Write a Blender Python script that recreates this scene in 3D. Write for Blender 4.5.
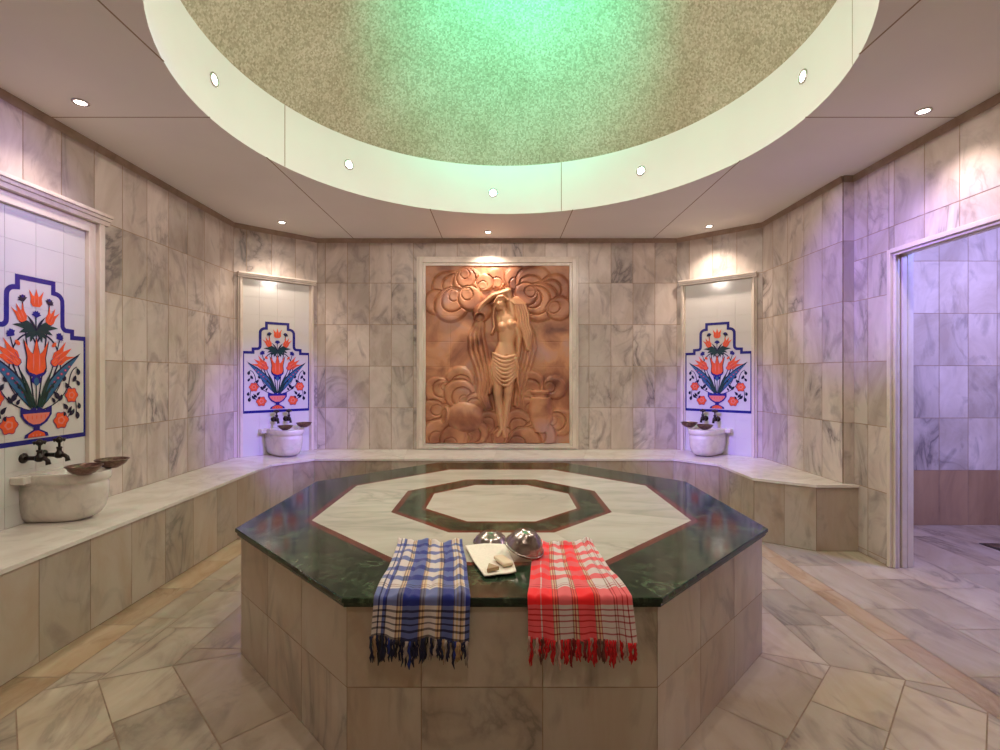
import bpy, math, random
import numpy as np
from mathutils import Vector, Matrix

# ------------------------------------------------------------------ clear
for o in list(bpy.data.objects):
    bpy.data.objects.remove(o)
sc = bpy.context.scene
COL = sc.collection
PI = math.pi
R_ = random.Random(7)

# ------------------------------------------------------------------ camera / world / exposure
CAM_H = 1.45
cd = bpy.data.cameras.new('camera')
cd.lens = 18.0; cd.sensor_width = 36.0; cd.sensor_fit = 'HORIZONTAL'
cd.clip_start = 0.05
cam = bpy.data.objects.new('camera', cd); COL.objects.link(cam)
cam.location = (0, 0, CAM_H); cam.rotation_euler = (PI/2, 0, 0)
sc.camera = cam

w = bpy.data.worlds.new('world'); sc.world = w; w.use_nodes = True
w.node_tree.nodes['Background'].inputs[0].default_value = (0.02, 0.02, 0.025, 1)
w.node_tree.nodes['Background'].inputs[1].default_value = 0.3

vs = sc.view_settings
vs.view_transform = 'Standard'; vs.look = 'None'; vs.gamma = 1.0
vs.use_curve_mapping = False
vs.exposure = 0.0

def spot(name, loc, target, power, color, angle=90, blend=0.6, radius=0.04):
    l = bpy.data.lights.new(name, 'SPOT'); l.energy = power; l.color = color
    l.spot_size = math.radians(angle); l.spot_blend = blend; l.shadow_soft_size = radius
    o = bpy.data.objects.new(name, l); COL.objects.link(o)
    o.location = loc
    d = Vector(target) - Vector(loc)
    o.rotation_euler = d.to_track_quat('-Z', 'Y').to_euler()
    return o

def area(name, loc, target, power, color, size):
    l = bpy.data.lights.new(name, 'AREA'); l.energy = power; l.color = color
    l.shape = 'DISK'; l.size = size
    o = bpy.data.objects.new(name, l); COL.objects.link(o)
    o.location = loc
    d = Vector(target) - Vector(loc)
    o.rotation_euler = d.to_track_quat('-Z', 'Y').to_euler()
    return o

WARM = (1.0, 0.82, 0.69)
PURPLE = (0.25, 0.15, 1.0)
CEIL = 3.11
DC = (0.05, 3.23); DR = 1.922; DTOP = 3.605       # dome opening
# recessed lamps in the flat ceiling (x, y, power)
CEIL_SPOTS = [(-2.55, 3.04, 42), (-2.365, 5.425, 62), (-0.14, 5.80, 84), (2.33, 5.57, 75), (2.66, 3.14, 62)]
HIDDEN_CEIL = [(-2.55, 0.9, 60), (2.55, 0.9, 60), (0.0, 0.4, 50), (-2.45, -0.7, 50), (2.45, -0.7, 50)]
# lamps in the vertical band under the dome, angle from +Y, clockwise, height
BAND_SPOTS = [(-88.8, 3.381), (-47.6, 3.353), (-3.6, 3.325), (41.3, 3.358), (89.4, 3.39)]
HIDDEN_BAND = [(-135, 3.37), (180, 3.37), (135, 3.37)]
for x, y, p in CEIL_SPOTS + HIDDEN_CEIL:
    tx_, ty_ = (-0.03, 6.0) if p == 84 else (x, y)
    spot('spotlight_beam', (x, y, CEIL-0.03), (tx_, ty_, 0), p*0.85, WARM, 112, 0.9, 0.03)
for a, z in BAND_SPOTS + HIDDEN_BAND:
    r = math.radians(a)
    p = Vector((DC[0]+math.sin(r)*(DR-0.05), DC[1]+math.cos(r)*(DR-0.05), z))
    t = Vector((DC[0]-math.sin(r)*1.2, DC[1]-math.cos(r)*1.2, 2.0))
    spot('spotlight_beam', p, t, 74.0, (1.0, 0.86, 0.76), 150, 1.0, 0.03)
# coloured spots without fixtures, added out of view to tint dome and walls
GREEN = (0.0, 0.85, 0.56)
spot('unseen_colour_spot', (0.15, 2.75, 4.05), (0.15, 3.90, 4.78), 380, GREEN, 116, 1.0, 0.08)
spot('unseen_colour_spot', (1.52, 2.12, 3.22), (-2.60, 5.70, 0.85), 1300, PURPLE, 21, 1.0, 0.05)
spot('unseen_colour_spot', (-1.42, 2.12, 3.22), (2.50, 5.70, 0.80), 1300, PURPLE, 21, 1.0, 0.05)
spot('unseen_colour_spot', (1.52, 2.10, 3.22), (-2.9, 2.75, 2.25), 480, PURPLE, 25, 1.0, 0.05)
spot('unseen_colour_spot', (-1.42, 2.10, 3.22), (2.95, 4.00, 2.20), 1100, PURPLE, 22, 1.0, 0.05)
spot('unseen_colour_spot', (-1.42, 2.10, 3.22), (2.98, 3.25, 2.36), 900, PURPLE, 13, 1.0, 0.05)
# side room lamps
area('side_room_light', (4.3, 2.6, 2.95), (4.2, 4.83, 1.5), 85, (0.22, 0.28, 1.0), 0.5)
area('side_room_light', (4.6, 3.3, 2.95), (4.4, 4.2, 0), 24, (1.0, 0.70, 0.62), 0.4)

# ------------------------------------------------------------------ node helpers / materials
def new_mat(name):
    m = bpy.data.materials.new(name); m.use_nodes = True
    nt = m.node_tree; nt.nodes.clear()
    out = nt.nodes.new('ShaderNodeOutputMaterial')
    b = nt.nodes.new('ShaderNodeBsdfPrincipled')
    nt.links.new(b.outputs[0], out.inputs[0])
    return m, nt, b

def N(nt, t, **kw):
    n = nt.nodes.new(t)
    for k, v in kw.items(): setattr(n, k, v)
    return n

def ramp(nt, stops, interp='LINEAR'):
    n = nt.nodes.new('ShaderNodeValToRGB'); cr = n.color_ramp; cr.interpolation = interp
    while len(cr.elements) > 1: cr.elements.remove(cr.elements[-1])
    cr.elements[0].position = stops[0][0]; cr.elements[0].color = (*stops[0][1], 1)
    for p, c in stops[1:]:
        e = cr.elements.new(p); e.color = (*c, 1)
    return n

def math_(nt, op, a=None, b=None, v2=None):
    n = nt.nodes.new('ShaderNodeMath'); n.operation = op
    if a is not None: nt.links.new(a, n.inputs[0])
    if b is not None: nt.links.new(b, n.inputs[1])
    if v2 is not None: n.inputs[1].default_value = v2
    return n.outputs[0]

def mixc(nt, fac, a, b, mode='MIX'):
    n = nt.nodes.new('ShaderNodeMix'); n.data_type = 'RGBA'; n.blend_type = mode
    for s, i in ((fac, 0), (a, 6), (b, 7)):
        if isinstance(s, (int, float)): n.inputs[i].default_value = s
        elif isinstance(s, tuple): n.inputs[i].default_value = (*s, 1)
        else: nt.links.new(s, n.inputs[i])
    return n.outputs[2]

def marble(name, base, vein, warm, rough=0.25, vscale=1.6, vein_amt=0.7, tilevar=0.25, stretch=(1, 1, 1), spec=0.5, rot=None):
    m, nt, b = new_mat(name)
    tc = N(nt, 'ShaderNodeTexCoord'); at = N(nt, 'ShaderNodeAttribute', attribute_name='tile')
    sc_ = N(nt, 'ShaderNodeVectorMath', operation='SCALE'); nt.links.new(at.outputs['Color'], sc_.inputs[0]); sc_.inputs['Scale'].default_value = 23.0
    ad = N(nt, 'ShaderNodeVectorMath', operation='ADD')
    nt.links.new(tc.outputs['Object'], ad.inputs[0]); nt.links.new(sc_.outputs[0], ad.inputs[1])
    mp = N(nt, 'ShaderNodeMapping'); nt.links.new(ad.outputs[0], mp.inputs[0]); mp.inputs['Scale'].default_value = stretch
    if rot: mp.inputs['Rotation'].default_value = rot
    # cloudy tone
    n1 = N(nt, 'ShaderNodeTexNoise'); nt.links.new(mp.outputs[0], n1.inputs['Vector'])
    n1.inputs['Scale'].default_value = vscale*1.1; n1.inputs['Detail'].default_value = 6; n1.inputs['Roughness'].default_value = 0.6; n1.inputs['Distortion'].default_value = 1.2
    r1 = ramp(nt, [(0.34, warm), (0.62, base)]); nt.links.new(n1.outputs[0], r1.inputs[0])
    # veins: ridged noise
    n2 = N(nt, 'ShaderNodeTexNoise'); nt.links.new(mp.outputs[0], n2.inputs['Vector'])
    n2.inputs['Scale'].default_value = vscale; n2.inputs['Detail'].default_value = 8; n2.inputs['Roughness'].default_value = 0.55; n2.inputs['Distortion'].default_value = 1.6
    s = math_(nt, 'SUBTRACT', n2.outputs[0], v2=0.5); s = math_(nt, 'ABSOLUTE', s)
    r2 = ramp(nt, [(0.0, (1, 1, 1)), (0.025, (0.45,)*3), (0.09, (0, 0, 0))]); nt.links.new(s, r2.inputs[0])
    n3 = N(nt, 'ShaderNodeTexNoise'); nt.links.new(mp.outputs[0], n3.inputs['Vector']); n3.inputs['Scale'].default_value = vscale*0.7; n3.inputs['Detail'].default_value = 3
    r3 = ramp(nt, [(0.46, (0, 0, 0)), (0.66, (1, 1, 1))]); nt.links.new(n3.outputs[0], r3.inputs[0])
    f = math_(nt, 'MULTIPLY', r2.outputs[0], r3.outputs[0]); f = math_(nt, 'MULTIPLY', f, v2=vein_amt)
    c = mixc(nt, f, r1.outputs[0], vein)
    # smoky grey patches
    n4 = N(nt, 'ShaderNodeTexNoise'); nt.links.new(mp.outputs[0], n4.inputs['Vector']); n4.inputs['Scale'].default_value = vscale*2.1; n4.inputs['Detail'].default_value = 7; n4.inputs['Distortion'].default_value = 2.0
    r4 = ramp(nt, [(0.55, (0, 0, 0)), (0.75, (1, 1, 1))]); nt.links.new(n4.outputs[0], r4.inputs[0])
    f4 = math_(nt, 'MULTIPLY', r4.outputs[0], v2=vein_amt*0.6)
    c = mixc(nt, f4, c, vein)
    # per tile tone
    sep = N(nt, 'ShaderNodeSeparateColor'); nt.links.new(at.outputs['Color'], sep.inputs[0])
    mr = N(nt, 'ShaderNodeMapRange'); nt.links.new(sep.outputs[1], mr.inputs[0]); mr.inputs[3].default_value = 1.0; mr.inputs[4].default_value = 1.0 - tilevar
    hv = N(nt, 'ShaderNodeHueSaturation'); nt.links.new(c, hv.inputs['Color']); nt.links.new(mr.outputs[0], hv.inputs['Value'])
    nt.links.new(hv.outputs[0], b.inputs['Base Color'])
    b.inputs['Roughness'].default_value = rough
    b.inputs['Specular IOR Level'].default_value = spec
    return m

def plain(name, col, rough=0.5, metal=0.0, noise=0.0, nscale=20, bump=0.0, emit=None, estr=0, spec=0.5):
    m, nt, b = new_mat(name)
    b.inputs['Roughness'].default_value = rough; b.inputs['Metallic'].default_value = metal
    b.inputs['Specular IOR Level'].default_value = spec
    tc = N(nt, 'ShaderNodeTexCoord')
    n = N(nt, 'ShaderNodeTexNoise'); nt.links.new(tc.outputs['Object'], n.inputs['Vector'])
    n.inputs['Scale'].default_value = nscale; n.inputs['Detail'].default_value = 5
    lo = tuple(max(0, c*(1-noise)) for c in col); hi = tuple(min(1, c*(1+noise)) for c in col)
    r = ramp(nt, [(0.3, lo), (0.7, hi)]); nt.links.new(n.outputs[0], r.inputs[0])
    nt.links.new(r.outputs[0], b.inputs['Base Color'])
    if bump:
        bp = N(nt, 'ShaderNodeBump'); bp.inputs['Strength'].default_value = bump; bp.inputs['Distance'].default_value = 0.004
        nt.links.new(n.outputs[0], bp.inputs['Height']); nt.links.new(bp.outputs[0], b.inputs['Normal'])
    if emit:
        b.inputs['Emission Color'].default_value = (*emit, 1); b.inputs['Emission Strength'].default_value = estr
    return m

M = {}
M['wall'] = marble('marble_wall', (0.70, 0.61, 0.545), (0.24, 0.205, 0.195), (0.52, 0.43, 0.36), 0.24, 1.9, 1.0, 0.22, (1.0, 1.0, 0.55), rot=(0.4, 0.5, 0))
M['wall_unlit_tone'] = marble('marble_unlit_tone', (0.48, 0.31, 0.17), (0.24, 0.14, 0.09), (0.36, 0.22, 0.12), 0.28, 1.7, 0.6, 0.25, (1, 1, 0.4))  # browner marble: the purple light's absence low down is put into the colour
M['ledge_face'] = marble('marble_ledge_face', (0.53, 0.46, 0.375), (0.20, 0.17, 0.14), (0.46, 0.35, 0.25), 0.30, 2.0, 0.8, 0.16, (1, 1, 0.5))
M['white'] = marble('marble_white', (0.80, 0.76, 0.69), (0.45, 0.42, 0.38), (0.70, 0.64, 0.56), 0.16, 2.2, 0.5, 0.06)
M['slab_white'] = marble('marble_slab_white', (0.49, 0.47, 0.395), (0.20, 0.22, 0.18), (0.40, 0.385, 0.31), 0.14, 1.5, 0.55, 0.10, (0.5, 1.6, 1))
M['trim'] = marble('marble_trim', (0.76, 0.68, 0.59), (0.46, 0.38, 0.32), (0.66, 0.56, 0.46), 0.24, 3.0, 0.4, 0.05, (1, 1, 0.4))
M['floor'] = marble('marble_floor', (0.55, 0.47, 0.36), (0.22, 0.175, 0.14), (0.45, 0.36, 0.25), 0.26, 2.1, 0.9, 0.32, (1, 0.45, 1), rot=(0, 0, 0.5))
M['floor_warm'] = marble('marble_floor_warm', (0.55, 0.42, 0.28), (0.30, 0.19, 0.11), (0.46, 0.31, 0.18), 0.26, 2.2, 0.7, 0.28, (1.4, 0.5, 1))
M['green'] = marble('marble_green', (0.006, 0.014, 0.008), (0.09, 0.14, 0.075), (0.018, 0.040, 0.020), 0.10, 6.5, 0.75, 0.1, spec=0.5)
M['green'].node_tree.nodes['Principled BSDF'].inputs['IOR'].default_value = 1.36
M['red'] = marble('marble_red', (0.12, 0.024, 0.014), (0.20, 0.07, 0.05), (0.085, 0.018, 0.012), 0.1, 6, 0.4, 0.1, spec=.35)
M['grout'] = plain('grout', (0.33, 0.225, 0.15), 0.9, noise=0.2)
M['grout_dark'] = plain('grout_dark', (0.26, 0.18, 0.12), 0.9, noise=0.2)
M['seam'] = plain('ceiling_seam', (0.34, 0.24, 0.16), 0.9, noise=0.1)
M['ceil'] = plain('ceiling_plaster', (0.83, 0.79, 0.735), 0.7, noise=0.02, nscale=2)
M['band'] = plain('band_plaster', (0.78, 0.77, 0.74), 0.55, noise=0.02, nscale=2)
M['cornice'] = marble('marble_cornice', (0.42, 0.31, 0.23), (0.2, 0.14, 0.1), (0.33, 0.23, 0.16), 0.3, 4, 0.5, 0.2)
M['chrome'] = plain('chrome', (0.75, 0.73, 0.70), 0.18, 1.0)
M['iron'] = plain('dark_bronze', (0.035, 0.028, 0.025), 0.32, 0.7, noise=0.3)
M['steel'] = plain('aged_steel', (0.34, 0.30, 0.27), 0.22, 1.0, noise=0.25, nscale=60, bump=0.3)
M['copper'] = plain('dark_copper', (0.16, 0.095, 0.075), 0.30, 0.85, noise=0.35, nscale=50, bump=0.4)
M['lens'] = plain('lamp_lens', (1, 1, 1), 0.4, emit=(1.0, 0.93, 0.85), estr=14)
M['lens_purple'] = plain('flood_lens', (0.5, 0.4, 1), 0.4, emit=(0.45, 0.3, 1.0), estr=4)
M['lens_green'] = plain('flood_lens_green', (0.2, 1, 0.5), 0.4, emit=(0.1, 1.0, 0.45), estr=4)
M['blackpl'] = plain('black_plastic', (0.02, 0.02, 0.02), 0.5)
M['tilewhite'] = plain('glazed_white_tile', (0.66, 0.645, 0.61), 0.12, noise=0.015, nscale=3)
M['tilegrout'] = plain('pale_tile_grout', (0.66, 0.64, 0.60), 0.7)
M['navy'] = plain('cobalt_glaze', (0.018, 0.02, 0.20), 0.15, noise=0.15)
M['orange'] = plain('coral_glaze', (0.80, 0.11, 0.035), 0.15, noise=0.12)
M['ink'] = plain('ink_glaze', (0.012, 0.018, 0.045), 0.15)
M['leafgreen'] = plain('dark_green_glaze', (0.015, 0.05, 0.045), 0.15)
M['teal'] = plain('teal_glaze', (0.03, 0.13, 0.24), 0.15, noise=0.1)
M['violet'] = plain('violet_glaze', (0.22, 0.05, 0.16), 0.15)
M['pink'] = plain('pink_glaze', (0.78, 0.22, 0.17), 0.15)
M['mitt'] = plain('cream_cloth', (0.78, 0.72, 0.60), 0.9, noise=0.05, nscale=90, bump=0.5)
M['soap'] = plain('soap', (0.66, 0.53, 0.36), 0.5, noise=0.08)
M['soapbrown'] = plain('olive_soap', (0.36, 0.24, 0.12), 0.5, noise=0.12)
M['tread'] = plain('dark_thread', (0.012, 0.012, 0.03), 0.9)

# dome mosaic
def dome_mat():
    m, nt, b = new_mat('dome_mosaic')
    tc = N(nt, 'ShaderNodeTexCoord')
    mp = N(nt, 'ShaderNodeMapping'); nt.links.new(tc.outputs['Object'], mp.inputs[0])
    vo = N(nt, 'ShaderNodeTexVoronoi'); nt.links.new(mp.outputs[0], vo.inputs['Vector']); vo.inputs['Scale'].default_value = 75.0; vo.inputs['Randomness'].default_value = 0.35
    sp = N(nt, 'ShaderNodeSeparateColor'); nt.links.new(vo.outputs['Color'], sp.inputs[0])
    r = ramp(nt, [(0.0, (0.34, 0.30, 0.20)), (0.5, (0.47, 0.42, 0.30)), (1.0, (0.60, 0.54, 0.41))]); nt.links.new(sp.outputs[0], r.inputs[0])
    no = N(nt, 'ShaderNodeTexNoise'); nt.links.new(tc.outputs['Object'], no.inputs['Vector']); no.inputs['Scale'].default_value = 1.6; no.inputs['Detail'].default_value = 5
    r2 = ramp(nt, [(0.35, (0.82, 0.80, 0.74)), (0.65, (1, 1, 1))]); nt.links.new(no.outputs[0], r2.inputs[0])
    c = mixc(nt, 1.0, r.outputs[0], r2.outputs[0], 'MULTIPLY')
    nt.links.new(c, b.inputs['Base Color']); b.inputs['Roughness'].default_value = 0.6
    bp = N(nt, 'ShaderNodeBump'); bp.inputs['Strength'].default_value = 0.3; bp.inputs['Distance'].default_value = 0.004
    nt.links.new(vo.outputs['Distance'], bp.inputs['Height']); nt.links.new(bp.outputs[0], b.inputs['Normal'])
    return m
M['dome'] = dome_mat()

# ------------------------------------------------------------------ mesh builder
class MB:
    def __init__(s):
        s.v = []; s.f = []; s.m = []; s.t = []; s.mats = []; s.uv = {}; s.smooth = []
    def mi(s, m):
        if m not in s.mats: s.mats.append(m)
        return s.mats.index(m)
    def face(s, pts, m, t=(0, 0, 0), sm=False):
        i = len(s.v); s.v += [tuple(p) for p in pts]
        s.f.append(tuple(range(i, i+len(pts)))); s.m.append(s.mi(m)); s.t.append(t); s.smooth.append(sm)
    def mesh(s, vs_, fs, m, t=(0, 0, 0), sm=False):
        i = len(s.v); s.v += [tuple(p) for p in vs_]; k = s.mi(m)
        for f in fs:
            s.f.append(tuple(i+j for j in f)); s.m.append(k); s.t.append(t); s.smooth.append(sm)
    def box(s, a, b, m, t=(0, 0, 0)):
        x0, y0, z0 = a; x1, y1, z1 = b
        V = [(x0,y0,z0),(x1,y0,z0),(x1,y1,z0),(x0,y1,z0),(x0,y0,z1),(x1,y0,z1),(x1,y1,z1),(x0,y1,z1)]
        s.mesh(V, [(0,3,2,1),(4,5,6,7),(0,1,5,4),(1,2,6,5),(2,3,7,6),(3,0,4,7)], m, t)
    def prism(s, poly, z0, z1, m, t=(0, 0, 0)):      # poly CCW in xy
        n = len(poly)
        V = [(x, y, z0) for x, y in poly] + [(x, y, z1) for x, y in poly]
        F = [tuple(range(n-1, -1, -1)), tuple(range(n, 2*n))] + [(i, (i+1) % n, n+(i+1) % n, n+i) for i in range(n)]
        s.mesh(V, F, m, t)
    def loft(s, rings, m, closed=True, cap0=True, cap1=True, sm=True, t=(0, 0, 0)):
        n = len(rings[0]); V = [p for r in rings for p in r]; F = []
        for k in range(len(rings)-1):
            for i in range(n if closed else n-1):
                j = (i+1) % n
                F.append((k*n+i, k*n+j, (k+1)*n+j, (k+1)*n+i))
        if cap0: F.append(tuple(range(n-1, -1, -1)))
        if cap1: F.append(tuple((len(rings)-1)*n+i for i in range(n)))
        s.mesh(V, F, m, t, sm)
    def lathe(s, prof, m, origin=(0, 0, 0), axis=None, n=28, cap0=True, cap1=True, sm=True):
        mat = axis if axis is not None else Matrix.Identity(3)
        O = Vector(origin); rings = []
        for r, z in prof:
            rings.append([tuple(O + mat @ Vector((r*math.cos(2*PI*i/n), r*math.sin(2*PI*i/n), z))) for i in range(n)])
        s.loft(rings, m, True, cap0, cap1, sm)
    def tube(s, pts, rad, m, n=10, sm=True):
        pts = [Vector(p) for p in pts]; rings = []
        if not isinstance(rad, (list, tuple)): rad = [rad]*len(pts)
        up = Vector((0, 0, 1)); prev = None
        for i, p in enumerate(pts):
            d = (pts[min(i+1, len(pts)-1)] - pts[max(i-1, 0)]).normalized()
            if prev is None:
                a = d.cross(up) if abs(d.z) < 0.95 else d.cross(Vector((1, 0, 0)))
            else:
                a = prev - d*prev.dot(d)
            a.normalize(); prev = a; b = d.cross(a)
            rings.append([tuple(p + (a*math.cos(2*PI*k/n) + b*math.sin(2*PI*k/n))*rad[i]) for k in range(n)])
        s.loft(rings, m, True, True, True, sm)
    def build(s, name, parent=None, bevel=0, kind=None, label=None, loc=None):
        me = bpy.data.meshes.new(name); me.from_pydata(s.v, [], s.f)
        for m in s.mats: me.materials.append(m)
        me.polygons.foreach_set('material_index', s.m)
        me.polygons.foreach_set('use_smooth', s.smooth)
        ca = me.color_attributes.new('tile', 'FLOAT_COLOR', 'CORNER')
        cols = []
        for f, t in zip(s.f, s.t): cols += [t[0], t[1], t[2], 1.0]*len(f)
        ca.data.foreach_set('color', cols)
        me.update()
        o = bpy.data.objects.new(name, me); COL.objects.link(o)
        if parent: o.parent = parent
        if kind: o['kind'] = kind
        if label: o['label'] = label
        if loc: o.location = loc
        if bevel:
            b = o.modifiers.new('bevel', 'BEVEL'); b.width = bevel; b.segments = 2; b.limit_method = 'ANGLE'; b.angle_limit = math.radians(40)
        return o

def rt(): return (R_.random(), R_.random(), R_.random())

def tag(o, label, cat, group=None):
    o['label'] = label; o['category'] = cat
    if group: o['group'] = group
    return o
def thing(name, label, cat, loc=(0, 0, 0), rz=0, group=None, rot=None):
    o = bpy.data.objects.new(name, None); COL.objects.link(o)
    o.location = loc; o.rotation_euler = rot if rot else (0, 0, rz); o.empty_display_size = 0.1
    return tag(o, label, cat, group)
def dup(root, loc, rz=0, label=None, group=None, rot=None):
    r = root.copy(); COL.objects.link(r); r.location = loc; r.rotation_euler = rot if rot else (0, 0, rz)
    if label: r['label'] = label
    if group: r['group'] = group
    for ch in list(root.children):
        c = ch.copy(); COL.objects.link(c); c.parent = r
        for g in list(ch.children):
            d = g.copy(); COL.objects.link(d); d.parent = c
    return r

# polygon clipping: keep n.p <= c
def clip(poly, nx, ny, c):
    out = []; L = len(poly)
    for i in range(L):
        a = poly[i]; b = poly[(i+1) % L]
        da = nx*a[0]+ny*a[1]-c; db = nx*b[0]+ny*b[1]-c
        if da <= 0: out.append(a)
        if (da < 0 < db) or (db < 0 < da):
            t = da/(da-db); out.append((a[0]+(b[0]-a[0])*t, a[1]+(b[1]-a[1])*t))
    return out
def parea(p):
    return 0.5*sum(p[i][0]*p[(i+1) % len(p)][1]-p[(i+1) % len(p)][0]*p[i][1] for i in range(len(p)))
def inset(poly, g):
    n = len(poly); r = poly
    q = list(poly)
    for i in range(n):
        a = poly[i]; b = poly[(i+1) % n]
        dx, dy = b[0]-a[0], b[1]-a[1]; L = math.hypot(dx, dy)
        if L < 1e-6: continue
        nx, ny = dy/L, -dx/L
        q = clip(q, nx, ny, nx*a[0]+ny*a[1]-g)
        if len(q) < 3: return []
    return q

# ------------------------------------------------------------------ room geometry
XL, XR, XR2 = -2.90, 2.86, 2.95
YC = 5.44; YB = 6.08; BL, BR = -2.22, 2.15
YF = -1.6
LEDGE = 0.547
TW, TH = 0.267, 0.505

def wall(name, p0, p1, z0, z1, mat='wall', thick=0.12, holes=(), cols=None, rowoff=LEDGE-TH*1, ustart=0.0, tw=TW):
    """p0->p1 with the room on the left hand side when walking p0->p1"""
    mb = MB(); a = Vector((*p0, 0)); b = Vector((*p1, 0)); L = (b-a).length; u = (b-a)/L
    nrm = Vector((-u.y, u.x, 0))
    def P(s, z, d): return tuple(a+u*s+nrm*d+Vector((0, 0, z)))
    ue = [0.0]; x = ustart if ustart > 0 else tw
    while x < L-0.01: ue.append(x); x += tw
    ue.append(L)
    ze = [z0]; z = rowoff
    while z < z1-0.02:
        if z > z0+0.02: ze.append(z)
        z += TH
    ze.append(z1)
    for h in holes:
        for e in (h[0], h[1]):
            if all(abs(e-k) > 1e-4 for k in ue): ue.append(e)
        for e in (h[2], h[3]):
            if all(abs(e-k) > 1e-4 for k in ze): ze.append(e)
    ue = sorted(ue); ze = sorted(ze); g = 0.0028
    def inh(sm_, zm): return any(h[0] < sm_ < h[1] and h[2] < zm < h[3] for h in holes)
    hu = sorted({0.0, L} | {min(max(e, 0), L) for h in holes for e in h[:2]})
    hz = sorted({z0, z1} | {min(max(e, z0), z1) for h in holes for e in h[2:]})
    for i in range(len(hu)-1):
        for j in range(len(hz)-1):
            if inh((hu[i]+hu[i+1])/2, (hz[j]+hz[j+1])/2): continue
            V = [P(s, z, d) for d in (-thick, 0) for z in (hz[j], hz[j+1]) for s in (hu[i], hu[i+1])]
            mb.mesh(V, [(0,1,3,2),(4,6,7,5),(0,4,5,1),(2,3,7,6),(0,2,6,4),(1,5,7,3)], M['grout'])
    for i in range(len(ue)-1):
        zz = ze
        for j in range(len(zz)-1):
            if ue[i+1]-ue[i] < 0.008 or zz[j+1]-zz[j] < 0.008: continue
            if inh((ue[i]+ue[i+1])/2, (zz[j]+zz[j+1])/2): continue
            mb.face([P(ue[i]+g, zz[j]+g, .002), P(ue[i]+g, zz[j+1]-g, .002), P(ue[i+1]-g, zz[j+1]-g, .002), P(ue[i+1]-g, zz[j]+g, .002)][::-1], M[mat], rt())
    o = mb.build(name, kind='structure')
    return o

WT = CEIL + 0.02
wall('wall_left', (XL, YC), (XL, YF), 0, WT)
wall('wall_back', (BR, YB), (BL, YB), 0, WT)
wall('wall_back_left', (BL, YB), (XL, YC), 0, WT)
wall('wall_back_right', (XR, YC), (BR, YB), 0, WT)
wall('wall_right_far', (XR, 4.17), (XR, YC), 0, WT, thick=0.25)
OP0, OP1, OPZ = 2.45, 3.79, 2.394
wall('wall_right', (XR2, YF), (XR2, 4.17), 0, WT, thick=0.165, holes=[(OP0-YF, OP1-YF, -1, OPZ)])
mb = MB(); mb.box((XR, 4.165, 0), (XR2+.165, 4.175+.04, WT), M['grout'])
for z0, z1 in ((0, .547), (.547, 1.052), (1.052, 1.557), (1.557, 2.062), (2.062, 2.567), (2.567, WT)):
    mb.face([(XR+.001, 4.163, z0+.002), (XR2-.001, 4.163, z0+.002), (XR2-.001, 4.163, z1-.002), (XR+.001, 4.163, z1-.002)], M['wall'], rt())
mb.build('wall_right_return', kind='structure')
wall('wall_front', (XL, YF), (XR2, YF), 0, WT)

# side room beyond the doorway
SX0, SX1, SY0, SY1 = XR2+.165, 6.2, 0.6, 4.83
wall('wall_side_room_back', (SX1, SY1), (SX0, SY1), 0.53, WT, rowoff=0.53, tw=0.28)
wall('wall_side_room_back_lower', (SX1, SY1), (SX0, SY1), 0, 0.53, mat='wall_unlit_tone', rowoff=0.53, tw=0.28)  # brown band painted where the purple light stops
wall('wall_side_room_right', (SX1, SY0), (SX1, SY1), 0, WT)
wall('wall_side_room_front', (SX0, SY0), (SX1, SY0), 0, WT)
mb = MB(); mb.box((SX0-.02, SY0-.1, WT), (SX1+.1, SY1+.1, WT+.08), M['ceil']); mb.build('ceiling_side_room', kind='structure')

# ------------------------------------------------------------------ doorway trim (moulded marble on the reveal)
def jamb_mould():
    mb = MB()
    # vertical far jamb facing the camera: stepped profile across x, from z 0
    prof = [(XR2-.018, XR2+.006, .030), (XR2+.006, XR2+.020, .048), (XR2+.020, XR2+.034, .020), (XR2+.034, XR2+.056, .034), (XR2+.056, XR2+.068, .014), (XR2+.068, XR2+.105, .040), (XR2+.105, XR2+.117, .016), (XR2+.117, XR2+.165, .026)]
    for x0, x1, pr in prof:
        mb.box((x0, OP1-pr, 0), (x1, OP1+.004, OPZ), M['trim'], rt())
        mb.box((x0, OP0-.004, 0), (x1, OP0+pr, OPZ), M['trim'], rt())
        mb.box((x0, OP0+pr, OPZ-pr), (x1, OP1-pr, OPZ+.004), M['trim'], rt())
    return mb.build('trim_1', kind='structure', bevel=0.004)
jamb_mould()

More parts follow.
